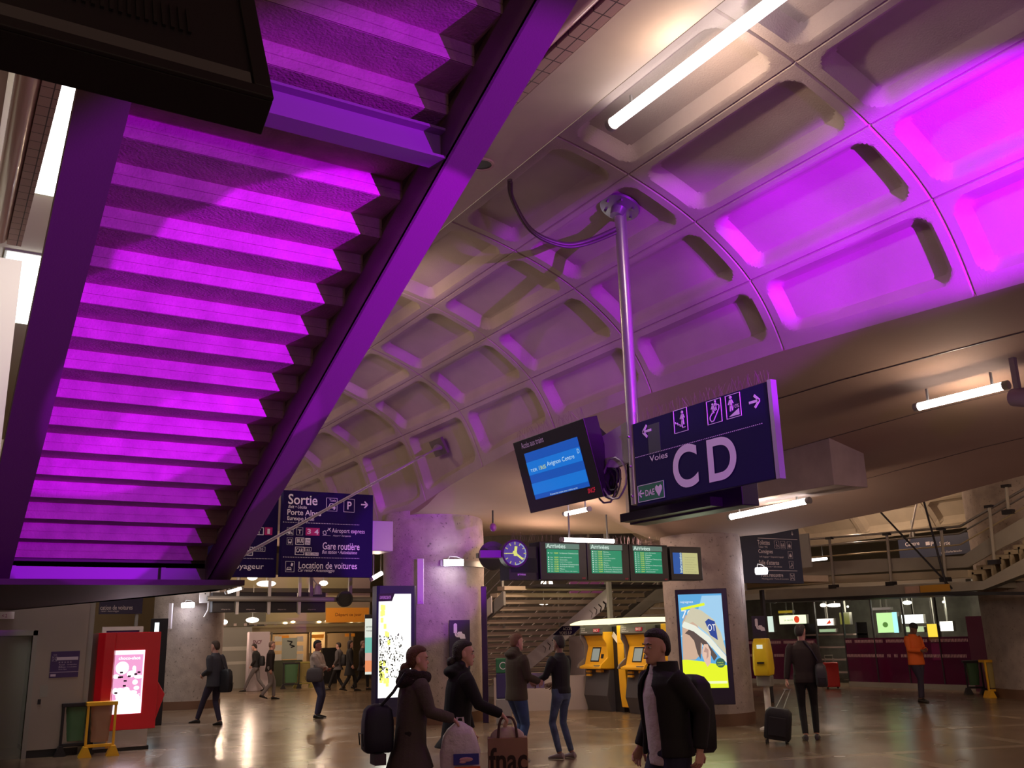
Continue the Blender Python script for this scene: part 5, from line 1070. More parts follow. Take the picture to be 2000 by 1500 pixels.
t = fr.thing('loudspeaker', 'grey loudspeaker above the steel bar', 'loudspeaker'); c = fr.uv(616, 1152); MB().tube([(c[0], -.2, c[1]-.15), (c[0], -.2, c[1]+.15)], [.14, .08], 10).build('horn', GALV, t); MB().tube([(c[0], -.2, c[1]+.1), (c[0]-.15, -.1, c[1]+.35)], .015, 6).build('arm', GALV, t)
# ticket office
YG = 40; fr = Fr((10, YG, 0)); t = fr.thing('ticket_office', 'ticket office behind glass with pale walls and notices', 'office')
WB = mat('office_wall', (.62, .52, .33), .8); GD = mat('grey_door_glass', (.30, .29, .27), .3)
def R2(a, b, c, d, y0, y1, nm, mt, parent=None, frm=None):
    x0, z0, x1, z1 = fr.box(a, b, c, d); return MB().box(x0, x1, y0, y1, z0, z1).build(nm, mt, parent or t)
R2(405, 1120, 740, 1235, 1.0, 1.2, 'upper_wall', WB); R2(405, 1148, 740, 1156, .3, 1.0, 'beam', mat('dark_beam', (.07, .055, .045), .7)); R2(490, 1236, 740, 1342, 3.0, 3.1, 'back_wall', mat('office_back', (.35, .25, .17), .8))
R2(485, 1213, 740, 1218, -.1, .6, 'ledge', mat('ledge_grey', (.3, .27, .22), .6))
R2(415, 1225, 490, 1345, 0, .06, 'sliding_door', GD); R2(415, 1160, 520, 1224, .02, .08, 'door_fascia', mat('fascia_grey', (.13, .12, .10), .5)); R2(425, 1263, 488, 1271, -.01, 0, 'door_band', mat('door_band_m', (.5, .48, .45), .5)); R2(425, 1292, 488, 1298, -.01, 0, 'door_band', MATS['door_band_m'])
R2(413, 1217, 419, 1262, -.05, 0, 'yellow_strip', emi('strip_yellow', (.8, .7, .02), .9))
R2(490, 1290, 590, 1345, 0, .1, 'counter', mat('counter_green', (.08, .09, .06), .6)); R2(632, 1265, 662, 1345, .2, .4, 'dark_counter', BLACK)
mb = MB(); x0 = fr.uv(436, 1220)[0]
for i in range(7): mb.box(x0+i*.42, x0+i*.42+.12, -.01, 0, fr.uv(440, 1223)[1], fr.uv(440, 1221)[1]+.06)
mb.build('door_dots', mat('dim_white', (.55, .45, .45), .6), t)
for (a, b, c, d) in ((536, 1243, 550, 1253), (536, 1260, 550, 1271), (536, 1278, 550, 1290), (580, 1243, 592, 1253), (580, 1261, 592, 1272), (580, 1277, 592, 1289)): R2(a, b, c, d, -.02, 0, 'notice_sheet', WPAINT)
o = R2(550, 1246, 579, 1287, -.06, -.04, 'poster_board', mat('board_grey', (.42, .45, .42), .6)); mb = MB(); x0, z0, x1, z1 = fr.box(552, 1248, 577, 1285); mb.poly([(lerp(x0, x1, u), lerp(z0, z1, v)) for u, v in ((.3, .9), (.7, .85), (.5, .7), (.9, .6), (.6, .55))], .05, -.066, -.06); mb.build('sketch', DARK, o)
for px in (528, 605, 682): R2(px-1, 1235, px+2, 1345, -.04, 0, 'mullion', mat('dim_steel', (.16, .14, .12), .5))
R2(628, 1188, 710, 1216, -.6, -.5, 'departure_banner', ORANGE); mb = MB(); TT(mb, 'Départ ce jour', 645, 1198, 696, 1206, bold=.01); mb.v = [(v[0], v[1]-.6, v[2]) for v in mb.v]; mb.build('banner_lettering', mat('ink_brown', (.35, .10, .02), .5), t)
for (a, b, c, d) in ((551, 1241, 570, 1247), (614, 1239, 639, 1246), (681, 1237, 700, 1243)): R2(a, b, c, d, .4, .45, 'orange_plate', ORANGE)
R2(645, 1231, 676, 1275, 2.6, 2.65, 'wall_picture', mat('picture_pale', (.6, .45, .3), .6)); R2(655, 1238, 669, 1246, 2.5, 2.55, 'small_lamp', emi('orange_lamp', (1, .45, .08), 1.2))
for px, py in ((505+50, 1217), (570, 1215), (621, 1215), (637, 1213), (684, 1214), (700, 1213)):
    c = fr.uv(px, py); MB().ell((c[0], -.15, c[1]), .10, .08, .045).build('spot_lamp', emi('warm_spot', (1, .72, .35), 5), t)
light('office_lamp', 'POINT', (11.5, YG+1.5, 2.3), 90, (1, .72, .4), shadow_soft_size=.03); light('office_lamp', 'POINT', (15, YG+1.5, 2.3), 90, (1, .72, .4), shadow_soft_size=.03); light('office_lamp', 'POINT', (13, YG-2.5, 4.2), 90, (1, .8, .5), shadow_soft_size=.03)
p = atz(505, 1347, 0); fr = Fr((p.x, 36.8, 0)); t = fr.thing('display_pillar', 'tall white rounded display panel behind the walking people', 'sign'); a, b, c, d = fr.box(484, 1234, 526, 1346); MB().box(a, c, 0, .25, 0, d).build('panel', mat('lilac_white', (.58, .50, .55), .5), t, bevel=.03); MB().text('SNCF', a+.15, d-.45, a+.5, d-.3, y=-.01, bold=.02, shear=.2).build('lettering', mat('ink_maroon', (.15, .03, .06), .5), t)
# ceiling lights of the upper storey seen past the stairs
for (x0, x1, y0, y1, lab) in ((.55, 1.75, 12.5, 19.0, 'large bright upper-storey ceiling panel beside the stairs'), (.7, 1.9, 22.6, 27.6, 'second bright upper-storey panel further along the stairs')):
    t = thing('ceiling_panel', lab, 'light', (x0, y0, 10.25)); MB().box(0, x1-x0, 0, y1-y0, 0, .1).build('diffuser', emi('panel_white_glow', (1, .98, .95), 3.5), t); MB().box(-.05, x1-x0+.05, -.05, y1-y0+.05, .1, .15).build('tray', GALV, t)
    l = light('panel_lamp', 'AREA', ((x0+x1)/2, (y0+y1)/2, 10.2), 220, (1, .93, .85), ((x0+x1)/2, (y0+y1)/2, 0), shape='RECTANGLE', size=1.2, size_y=5); l.parent = t; l.matrix_parent_inverse = t.matrix_world.inverted()
# ================================================================ people
def fuse(mb, name, mt, parent, voxel, sm_=4, extra=None):
    me = bpy.data.meshes.new('tmp'); me.from_pydata(mb.v, [], mb.f)
    bm = bmesh.new(); bm.from_mesh(me); bmesh.ops.recalc_face_normals(bm, faces=bm.faces); bm.to_mesh(me); bm.free()
    o = bpy.data.objects.new('tmp', me); COL.objects.link(o)
    r = o.modifiers.new('r', 'REMESH'); r.mode = 'VOXEL'; r.voxel_size = voxel
    s = o.modifiers.new('s', 'SMOOTH'); s.iterations = sm_; s.factor = .5
    dg = bpy.context.evaluated_depsgraph_get(); dg.update()
    m2 = bpy.data.meshes.new_from_object(o.evaluated_get(dg), depsgraph=dg)
    bpy.data.objects.remove(o); bpy.data.meshes.remove(me)
    if extra is not None and extra.f:
        bm = bmesh.new(); bm.from_mesh(m2); e = bpy.data.meshes.new('e'); e.from_pydata(extra.v, [], extra.f)
        b2 = bmesh.new(); b2.from_mesh(e); bmesh.ops.recalc_face_normals(b2, faces=b2.faces); b2.to_mesh(e); b2.free(); bm.from_mesh(e); bm.to_mesh(m2); bm.free()
    m2.materials.clear(); m2.materials.append(mt); m2.polygons.foreach_set('use_smooth', [True]*len(m2.polygons)); m2.name = name
    o = bpy.data.objects.new(name, m2); COL.objects.link(o); o.parent = parent; return o
def ring(cx, cy, z, rx, ry, n=20, tilt=0, yaw=0):
    out = []
    for i in range(n):
        a = 2*pi*i/n; x = rx*cos(a); y = ry*sin(a)
        out.append(V((cx+x*cos(yaw)-y*sin(yaw), cy+x*sin(yaw)+y*cos(yaw), z+tilt*y)))
    return out
def ik(a, b, l1, l2, hint):
    a = V(a); b = V(b); d = b-a; L = min(d.length, (l1+l2)*.999); d.normalize()
    x = (l1*l1-l2*l2+L*L)/(2*L); h = sqrt(max(l1*l1-x*x, 0)); hn = V(hint); hn = (hn-d*hn.dot(d))
    hn.normalize(); return a+d*x+hn*h, a+d*L
SKIN = mat('skin', (.66, .36, .29), .55); SKIND = mat('dark_skin', (.14, .07, .05), .55)
def hand(mb, ex, w, d, palm, k=1.0, curl=.5, thumb=1):
    """w wrist, d pointing direction, palm: palm normal; returns nothing, fingers go to ex"""
    d = V(d).normalized(); p = V(palm); p = (p-d*p.dot(d)).normalized(); s = d.cross(p)*thumb
    c = [w, w+d*.035*k, w+d*.085*k]
    rg = []
    for q, a, b in ((w, .026, .02), (w+d*.03*k, .034, .017), (w+d*.06*k, .041, .015), (w+d*.09*k, .039, .012)):
        rg.append([q+s*(a*k*cos(2*pi*i/10))+p*(b*k*sin(2*pi*i/10)) for i in range(10)])
    mb.loft(rg)
    for j, (off, ln) in enumerate(((.030, .070), (.010, .080), (-.010, .074), (-.029, .058))):
        b = w+d*.085*k+s*off*k; cu = curl*(1+.12*j); P = [b-d*.01*k]; dd = d.copy()
        for q in (.42, .32, .26):
            ax = s*(-1)*(1 if thumb > 0 else -1); dd = (dd*cos(cu)+p*sin(cu)); dd.normalize(); P.append(P[-1]+dd*ln*k*q); pn = (p-dd*p.dot(dd)).normalized(); cu = curl*1.1
        ex.tube(P, [.0088*k, .0084*k, .0078*k, .0062*k], 7)
    b = w+d*.025*k+s*.028*k; t1 = b+(d*.6+s*.75+p*.2).normalized()*.038*k; t2 = t1+(d*.85+s*.25+p*.35).normalized()*.032*k
    ex.tube([b-s*.012*k, b, t1, t2], [.012*k, .0125*k, .0105*k, .0075*k], 7)
HEAD = [(0.0, .026, .082, .030), (.012, .038, .090, .000), (.035, .050, .090, -.03), (.06, .058, .089, -.058), (.085, .064, .086, -.075), (.11, .069, .084, -.088), (.13, .072, .088, -.094), (.155, .074, .090, -.096), (.18, .071, .082, -.090), (.205, .058, .060, -.070), (.222, .038, .035, -.045), (.231, .012, .005, -.015)]
def person(name_label, px, py, face, h=1.75, jacket=None, hem=.80, trousers=None, hair=('hair_dark', (.03, .02, .02)), hairstyle='short', skin=None,
           feet=((-.10, .0, .08), (.10, .0, .08)), hands=((-.28, .05, .82), (.28, .05, .82)), lean=0.0, yaw=0.0, nod=0.0, voxel=.013, bulk=1.0, hint_l=(-.3, -1, -.2), hint_r=(.3, -1, -.2),
           shoes=('shoe_black', (.015, .012, .012)), open_front=None, collar=True, hood=False, pos=None, curl=.5, knee_hint=(0, 1, 0), hipdrop=0, turn=0.0, detail=False, sleeve=None, shoulder=.175, tapelegs=1.0, boots=False, hand_dirs=None):
    P0 = atz(px, py, 0) if pos is None else V(pos)
    fx, fz = face; d = _r0*fx+_f0*fz; rz = atan2(-d.x, d.y)
    t = thing('person', name_label, 'person', tuple(P0), rz=rz); s = h/1.75; sk = skin or SKIN
    jm = mat(*jacket) if jacket else sk; tm = mat(*trousers); hm = mat(hair[0], hair[1], .6, bump=.6, bs=90); shm = mat(shoes[0], shoes[1], .4)
    hipz = .93-hipdrop; HIP = [V((-.088, 0, hipz)), V((.088, 0, hipz))]
    shy = lean; SH = [V((-shoulder-.01, shy, 1.43-abs(lean)*.15)), V((shoulder+.01, shy, 1.43-abs(lean)*.15))]
    Mt = Matrix.Rotation(turn, 4, 'Z'); SH = [Mt @ p for p in SH]
    NB = V((0, shy*1.05, 1.47-abs(lean)*.15)); HC = V((0, shy*1.12+.02, 1.52-abs(lean)*.15))   # chin level
    Mh = Matrix.Translation(HC) @ Matrix.Rotation(yaw, 4, 'Z') @ Matrix.Rotation(-nod, 4, 'X')
    body = MB(); ex = MB(); tr = MB(); jk = MB()
    for i, sd in ((0, -1), (1, 1)):
        f = V(feet[i]); kn, an = ik(HIP[i], f, .44, .44, (sd*.08, 1, 0))
        body.tube([HIP[i], kn, an], [.07, .05, .035], 10)
        K = tapelegs
        tr.tube([HIP[i]+V((0, 0, .06)), HIP[i]+V((0, 0, -.05)), HIP[i].lerp(kn, .5), kn, kn.lerp(an, .35), kn.lerp(an, .95)], [.095*bulk, .098*bulk, .083*bulk*K, .065*K, .064*K, .052*K], 14)
        # shoe
        toe = (an-kn).normalized(); fw = V((sd*.12, 1, 0)).normalized()
        if f.z > .10: fw = (fw + V((0, 0, -min((f.z-.08)*5, 1.2)))).normalized()
        up = V((0, 0, 1)); sb = MB(); base = an+V((0, 0, -.075)) if f.z <= .10 else an+fw*0+V((0, 0, -.055))
        rg = []
        for q, w, hh in ((-.07, .028, .06), (-.05, .036, .085), (.0, .038, .09), (.06, .042, .07), (.12, .047, .05), (.165, .042, .04), (.19, .024, .025)):
            c = base+fw*q; sd_ = V((fw.y, -fw.x, 0)).normalized(); u2 = sd_.cross(fw)
            if u2.z < 0: u2 = -u2
            rg.append([c+sd_*(w*cos(a))+u2*(max(hh*.5+hh*.55*sin(a), 0)) for a in [2*pi*k/12 for k in range(12)]])
        sb.loft(rg)
        if boots: sb.tube([an+V((0, 0, -.03)), kn.lerp(an, .45)], [.052, .062], 12)
        sb.v = [tuple(V(v)*s) for v in sb.v]; sb.build('boot' if boots else 'shoe', shm, t, smooth=60)
    tr.loft([ring(0, 0, z, rx*bulk, ry*bulk) for z, rx, ry in ((hipz-.10, .13, .095), (hipz-.02, .175, .12), (hipz+.08, .168, .115), (hipz+.16, .15, .10))])
    body.loft([ring(0, shy*q, z, rx, ry, yaw=turn*q) for z, rx, ry, q in ((hipz-.05, .12, .08, 0), (1.1, .13, .09, .3), (1.3, .15, .10, .7), (1.42, .13, .08, 1), (1.47, .06, .06, 1))])
    body.tube([NB-V((0, 0, .05)), NB+V((0, .01, .03)), Mh @ V((0, -.012, .03)), Mh @ V((0, -.015, .09))], [.062, .056, .052, .05], 14)
    for zz, w, yf, yb in (): pass
    body.loft([[Mh @ V((w*cos(a)*(1 if abs(sin(a)) < .7 or zz > .06 else .97), (yf+yb)/2+(yf-yb)/2*sin(a), zz)) for a in [2*pi*k/20 for k in range(20)]] for zz, w, yf, yb in HEAD])
    for sd in (-1, 1): body.ell(Mh @ V((sd*.075, -.012, .105)), .010, .020, .033, 8, 6, Matrix.Rotation(yaw, 4, 'Z'))
    body.loft([[Mh @ V(p) for p in r] for r in ([(-.006, .088, .128), (.006, .088, .128), (.006, .075, .128), (-.006, .075, .128)], [(-.009, .103, .098), (.009, .103, .098), (.013, .075, .098), (-.013, .075, .098)], [(-.010, .112, .078), (.010, .112, .078), (.018, .075, .074), (-.018, .075, .074)], [(-.006, .098, .070), (.006, .098, .070), (.012, .075, .068), (-.012, .075, .068)])])
    body.ell(Mh @ V((0, .086, .046)), .022, .010, .006, 10, 6); body.ell(Mh @ V((0, .084, .036)), .020, .009, .006, 10, 6); body.ell(Mh @ V((0, .083, .138)), .052, .012, .008, 10, 6)
    HD = hand_dirs or [None, None]
    for i, sd, hint in ((0, -1, hint_l), (1, 1, hint_r)):
        el, wr = ik(SH[i], hands[i], .285, .25, hint); fd = (wr-el).normalized()
        body.tube([SH[i], SH[i].lerp(el, .5), el, wr], [.036, .038, .034, .026], 10)
        hand(body, ex, wr, HD[i] if HD[i] is not None else fd, (-sd, .25, -.1) if HD[i] is None else (0, 0, -1), 1.0, curl, -sd)
        if jacket:
            b = bulk
            jk.tube([SH[i]+V((-sd*.03, 0, .0)), SH[i].lerp(el, .2), SH[i].lerp(el, .6), el, el.lerp(wr, .5), el.lerp(wr, .97)], [.066*b, .068*b, .060*b, .054*b, .050*b, .043*b], 14)
    if jacket:
        sh = shy; hz = hem
        prof = [(hz, .185, .135, 0), (max(hz+.06, .86), .185, .135, 0), (1.02, .172, .125, .2), (1.15, .175, .128, .45), (1.30, .188, .132, .75), (1.38, .182, .125, .9), (1.435, .150, .10, 1), (1.475, .085, .080, 1.02), (1.505, .075, .075, 1.05)]
        prof = [p for i, p in enumerate(prof) if i == 0 or p[0] > prof[i-1][0]+.001]
        if hz < .8: prof[0] = (hz, .225, .20, 0); prof.insert(1, (lerp(hz, prof[1][0], .6), .205, .165, 0))
        off = -abs(lean)*.15
        if open_front:
            n = 26; g = open_front; rgs = []
            for z, rx, ry, q in prof:
                gg = g*(1.0 if z < 1.35 else .7); a0 = pi/2+gg; outer = []; inner = []
                for k in range(n+1):
                    a = a0+(2*pi-2*gg)*k/n; outer.append(Mt @ V((rx*bulk*cos(a)*1.04, sh*q+ry*bulk*sin(a)*1.12, z+off*q))); inner.append(Mt @ V((rx*bulk*.88*cos(a), sh*q+ry*bulk*.92*sin(a), z+off*q)))
                rgs.append(outer+inner[::-1])
            jk.loft(rgs)
        else: jk.loft([ring(0, sh*q, z+off*q, rx*bulk, ry*bulk, yaw=turn*q) for z, rx, ry, q in prof])
        if hood:
            for r_, zz, yy in ((.085, 1.50, -.06), (.095, 1.47, -.09), (.075, 1.53, -.02)): jk.ell((0, sh+yy, zz+off), r_*1.3, r_*.9, .055)
    def sc(mb): mb.v = [tuple(V(v)*s) for v in mb.v]; return mb
    fuse(sc(body), 'body', sk, t, voxel if not detail else .0065, 2 if detail else 3, sc(ex))
    fuse(sc(tr), 'trousers', tm, t, voxel, 4)
    if jacket: fuse(sc(jk), 'jacket', jm, t, voxel*.9, 4)
    # hair
    hb = MB(); rr = []
    def hr(zz, w, yf, yb): return [Mh @ V((w*cos(a), (yf+yb)/2+(yf-yb)/2*sin(a), zz)) for a in [2*pi*k/20 for k in range(20)]]
    if hairstyle == 'cap':
        hb.loft([hr(*q) for q in ((.135, .084, .098, -.108), (.17, .086, .10, -.11), (.21, .078, .085, -.095), (.24, .05, .05, -.06), (.252, .01, .01, -.01))])
    elif hairstyle in ('short', 'bald'):
        hb.loft([hr(*q) for q in ((.05, .050, -.045, -.085), (.085, .072, -.030, -.103), (.12, .079, .004, -.108), (.15, .080, .022, -.108), (.172, .079, .062, -.107), (.190, .078, .086, -.103), (.214, .068, .084, -.088), (.236, .046, .055, -.060), (.246, .012, .01, -.02))])
    elif hairstyle == 'long':
        hb.loft([hr(*q) for q in ((-.06, .060, -.03, -.10), (-.02, .078, -.01, -.115), (.05, .088, .0, -.12), (.10, .090, .012, -.122), (.15, .088, .045, -.12), (.18, .085, .085, -.116), (.215, .072, .082, -.096), (.238, .048, .05, -.066), (.25, .012, .01, -.02))])
    elif hairstyle == 'bun':
        hb.loft([hr(*q) for q in ((.04, .060, -.03, -.09), (.08, .078, -.01, -.11), (.14, .083, .0, -.115), (.178, .083, .05, -.113), (.194, .081, .085, -.108), (.215, .070, .082, -.094), (.238, .048, .05, -.066), (.25, .012, .01, -.02))]); hb.ell(Mh @ V((0, -.125, .04)), .05, .045, .05)
    fuse(sc(hb), 'hair' if hairstyle != 'cap' else 'cap', hm, t, .009 if not detail else .006, 2)
    if detail:
        e = MB()
        for sd in (-1, 1): e.ell(Mh @ V((sd*.031, .079, .112)), .012, .010, .0075, 12, 8)
        sc(e).build('eye_white', mat('eye_white', (.6, .55, .52), .3), t, smooth=True)
        e = MB()
        for sd in (-1, 1): e.ell(Mh @ V((sd*.031, .0875, .112)), .0055, .003, .0058, 10, 6)
        sc(e).build('iris', BLACK, t, smooth=True)
        e = MB()
        for sd in (-1, 1): e.tube([Mh @ V((sd*.014, .0945, .134)), Mh @ V((sd*.032, .093, .139)), Mh @ V((sd*.054, .078, .131))], [.0035, .0045, .002], 6)
        sc(e).build('eyebrow', hm, t, smooth=True)
        e = MB(); e.ell(Mh @ V((0, .0905, .042)), .021, .008, .0075, 12, 6); sc(e).build('lips', mat('lips', (.42, .15, .13), .5), t, smooth=True)
    return t, Mh, s
def held(t, name, label, cat):   # an Empty placed at a point given in a person's own coordinates
    return None
def world_of(t, p): return t.matrix_world @ V(p)
def backpack(t, s, mt, label, z=1.05, y=-.24, w=.30, h=.46, d=.20, name='backpack', x=0, tiltz=0):
    b = thing(name, label, 'bag', tuple(world_of(t, (x*s, y*s, (z-h/2)*s))), rz=t.rotation_euler.z); b.rotation_euler = t.matrix_world.to_euler()
    mb = MB(); n = 20; rg = []
    for q, k in ((0, .80), (.06, .96), (.3, 1.0), (.65, .98), (.88, .86), (.97, .62), (1, .3)):
        rg.append([V((w/2*k*max(-1, min(1, 1.25*cos(a))), d/2*k*max(-1, min(1, 1.25*sin(a)))*(1 if sin(a) > 0 else 1.15), q*h)) for a in [2*pi*i/n for i in range(n)]])
    mb.loft(rg); mb.build('bag_body', mt, b, smooth=60)
    mb = MB(); mb.tube([(-w*.3, -d*.62, h*.15), (-w*.3, -d*.66, h*.4), (w*.3, -d*.66, h*.4), (w*.3, -d*.62, h*.15)], .006, 6); mb.build('zip', DARK, b); return b
BLK = ('black_cloth', (.012, .011, .014), .8); BLK2 = ('charcoal_cloth', (.03, .027, .035), .8)
# positions at true distance: feet of the nearest people are below the picture
nearman, MhN, sN = person('man in an open black jacket and pale shirt walking left with a backpack', 1325, 1752, (-.90, -.38), 1.745,
    jacket=BLK, hem=.90, trousers=('dark_jeans', (.022, .022, .06), .8), hair=('hair_near', (.016, .010, .010)), feet=((-.11, -.20, .12), (.11, .26, .08)), hands=((-.27, -.08, .95), (.30, .06, .93)),
    lean=.03, yaw=.12, voxel=.011, bulk=1.12, open_front=.60, detail=True, curl=.55, shoulder=.185)
sb = MB(); sb.loft([ring(0, .03*q+.004, z, rx, ry, 24) for z, rx, ry, q in ((.84, .165, .128, 0), (1.0, .165, .128, .2), (1.15, .166, .130, .5), (1.3, .168, .128, .8), (1.4, .14, .10, 1), (1.46, .075, .08, 1))]); sb.v = [tuple(V(v)*sN) for v in sb.v]
fuse(sb, 'shirt', mat('pale_shirt', (.62, .54, .57), .8, bump=.4, bs=25), nearman, .012, 3)
sb = MB(); sb.loft([[MhN @ V((r*cos(a), -.02+r*1.05*sin(a), zz+.012*sin(a)*-1)) for a in [2*pi*k/20 for k in range(20)]] for zz, r in ((-.055, .082), (-.03, .072), (-.0, .066), (.004, .060), (-.03, .062))]); sb.v = [tuple(V(v)*sN) for v in sb.v]; sb.build('collar', mat('pale_shirt_collar', (.5, .44, .48), .8), nearman, smooth=60)
sb = MB(); sb.loft([[V((r*cos(a), .02+r*sin(a)-.015, zz)) for a in [pi/2+.6+(2*pi-1.2)*k/20 for k in range(21)]]+[V((r*.86*cos(a), .02+r*.86*sin(a)-.015, zz)) for a in [pi/2+.6+(2*pi-1.2)*k/20 for k in range(21)]][::-1] for zz, r in ((1.43, .125), (1.48, .112), (1.53, .105))]); sb.v = [tuple(V(v)*sN) for v in sb.v]; sb.build('jacket_collar', mat(*BLK), nearman, smooth=60)
backpack(nearman, sN, mat('backpack_black', (.010, .010, .016), .6), 'black backpack on the back of the man in the open jacket', z=1.17, y=-.22, w=.34, h=.52, d=.17)
# couple with bags
woman, Mw, sw = person('woman in a long grey-brown coat with a dark scarf holding a white carrier bag', 800, 1652, (.93, .35), 1.66,
    jacket=('taupe_coat', (.085, .065, .06), .85, 0, None, 0, .4, 30), hem=.66, trousers=BLK, hair=('hair_auburn', (.12, .045, .025)), hairstyle='bun', feet=((-.09, -.12, .10), (.09, .18, .08)),
    hands=((-.24, .10, .86), (.20, .36, 1.09)), hand_dirs=[None, (0, .6, -.6)], lean=.05, yaw=-.1, voxel=.011, bulk=1.12, curl=.8, hint_r=(.5, -.7, -.5), detail=True)
sb = MB()
for k in range(16):
    a = 2*pi*k/16; sb.ell((.115*cos(a), .05+.105*sin(a), 1.475-.02*sin(a)+.012*(k % 2)), .055, .055, .052, 10, 6)
for k in range(9): a = pi+pi*k/8; sb.ell((.12*cos(a), .03+.12*sin(a), 1.43), .05, .05, .06, 10, 6)
sb.v = [tuple(V(v)*sw) for v in sb.v]; fuse(sb, 'scarf', mat('dark_scarf', (.028, .016, .018), .95, bump=.8, bs=60), woman, .012, 2)
man2, M2, s2 = person('dark-dressed person holding a brown paper carrier bag beside the woman in the coat', 892, 1634, (.96, .25), 1.70,
    jacket=('black_coat', (.010, .009, .012), .85), hem=.78, trousers=BLK, hair=('hair_dark', (.03, .02, .02)), hairstyle='bun', feet=((-.09, .16, .08), (.09, -.14, .11)),
    hands=((-.24, .20, .90), (.20, .40, 1.07)), hand_dirs=[None, (0, .6, -.6)], lean=.06, yaw=-.05, voxel=.011, bulk=1.05, curl=.9, hint_r=(.5, -.7, -.5), hood=True, detail=True)
def carrier(t, at, label, w, h, d, mt, paper, rz_off=0):
    p = world_of(t, at); b = thing('carrier_bag', label, 'bag', tuple(p), rz=-AZ+rz_off); mb = MB(); n = 24; rg = []
    rnd = random.Random(9)
    if paper:
        mb.prism([(-w/2, -d/2), (w/2, -d/2), (w/2, d/2), (-w/2, d/2)], -h-.16, -.17, 'z'); mb.build('bag_body', mt, b, bevel=.006)
        mb = MB(); mb.ell((0, 0, -.17), w*.44, d*.4, .09, 16, 8); mb.build('paper_wrap', mat('tissue', (.55, .42, .38), .7, bump=.5, bs=20), b, smooth=True)
        mb = MB(); P = smooth_path([V((-w*.24, -d/2, -.17)), V((-w*.20, -d*.3, -.06)), V((-.04, 0, -.005)), V((.04, 0, -.005)), V((w*.20, -d*.3, -.06)), V((w*.24, -d/2, -.17))], 4); mb.tube(P, .012, 6); mb.build('handle', mat('handle_brown', (.06, .02, .02), .7), b, smooth=True)
    else:
        for q, k, kk in ((0, .12, .2), (.05, .30, .5), (.12, .62, .8), (.25, .82, .95), (.5, 1, 1), (.8, 1, 1), (.95, .92, .9), (1, .6, .6)):
            rg.append([V((w/2*k*max(-1, min(1, 1.15*cos(a)))*(1+rnd.uniform(-.07, .07)), d/2*kk*sin(a)*(1+rnd.uniform(-.12, .12)), -.01-q*h+rnd.uniform(-.01, .01))) for a in [2*pi*i/n for i in range(n)]])
        mb.loft(rg); mb.build('bag_body', mt, b, smooth=70)
        mb = MB(); mb.tube([(-.03, 0, -.05), (-.02, 0, .02), (.03, 0, .02), (.04, 0, -.06)], .01, 6); mb.build('handle', mt, b)
    return b
hw = (.21*sw/1, .46*sw, .86*sw); 
b1 = carrier(woman, (.20, .40, 1.02), 'white plastic carrier bag with a blue and orange print', .34, .50, .20, mat('white_plastic', (.62, .52, .62), .35, bump=.7, bs=14), False, .1)
MB().box(-.06, .16, -.122, -.10, -.36, -.27).build('blue_print', mat('print_blue', (.03, .03, .30), .5), b1); MB().box(-.05, .17, -.124, -.10, -.41, -.375).build('orange_print', mat('print_orange', (.75, .10, .03), .5), b1)
mb = MB(); mb.ell((.05, -.122, -.315), .06, .006, .02, 12, 6); mb.ell((.02, -.122, -.335), .03, .006, .012, 12, 6); mb.build('print_shape', mat('print_pink', (.6, .3, .4), .5), b1)
b2 = carrier(man2, (.20, .44, 1.01), 'brown paper carrier bag with large dark letters fnac', .36, .42, .16, mat('brown_paper', (.34, .19, .13), .75), True, .05)
mb = MB(); mb.text('fnac', -.172, -.46, .172, -.25, y=-.084, bold=.02); mb.build('lettering', mat('ink_dark_brown', (.025, .008, .008), .6), b2)
b = backpack(woman, sw, mat('navy_bag', (.012, .010, .03), .6), 'dark holdall hanging behind the woman in the long coat', z=1.02, y=-.30, w=.24, h=.40, d=.24, name='holdall')
mb = MB(); mb.tube([V((.06, .0, .38)), V((.13, .10, .50)), V((.17, .20, .66))], .014, 6); mb.build('strap', mat('navy_bag', (.012, .010, .03), .6), b)
mb = MB(); mb.box(-.10, .10, -.05, .05, -.10, -.01); mb.build('lower_pocket', mat('grey_pocket', (.07, .05, .07), .7), b)
# talking pair
manA, MA, sA = person('fair-haired man in an olive hooded jacket and blue jeans talking', 1012, 1488, (.75, .45), 1.76, jacket=('olive_jacket', (.065, .048, .032), .85), hem=.83, trousers=('blue_jeans', (.045, .085, .22), .8, 0, None, 0, 0, 20, .3, 6),
    hair=('hair_fair', (.20, .09, .05)), feet=((-.09, .04, .08), (.09, -.06, .08)), hands=((-.12, .30, 1.08), (.14, .30, 1.08)), lean=.01, yaw=.05, voxel=.012, bulk=1.1, hood=True, shoes=('shoe_grey', (.35, .33, .35)), hint_l=(-.4, -.6, -.8), hint_r=(.4, -.6, -.8), detail=True)
manB, MB_, sB_ = person('dark-haired young man in a black pullover and washed jeans holding a paper', 1101, 1482, (-.55, .45), 1.72, jacket=BLK, hem=.92, trousers=('washed_jeans', (.09, .13, .22), .8, 0, None, 0, 0, 20, .5, 7),
    hair=('hair_dark', (.03, .02, .02)), feet=((-.09, .0, .08), (.10, -.08, .08)), hands=((-.18, .34, 1.08), (.12, .25, 1.05)), lean=.0, yaw=-.1, voxel=.012, bulk=.95, shoes=('shoe_canvas', (.30, .24, .24)), hint_l=(-.4, -.6, -.8), hint_r=(.4, -.6, -.8), tapelegs=.85, detail=True, skin=mat('tan_skin', (.30, .16, .11), .55))
p = world_of(manB, (-.05, .46, 1.08)); t = thing('paper', 'sheet of white paper held between the two talking men', 'paper', tuple(p), rz=-AZ); mb = MB(); mb.box(-.15, .15, -.002, .002, -.11, .11); mb.build('sheet', mat('lilac_paper', (.6, .5, .68), .6), t)
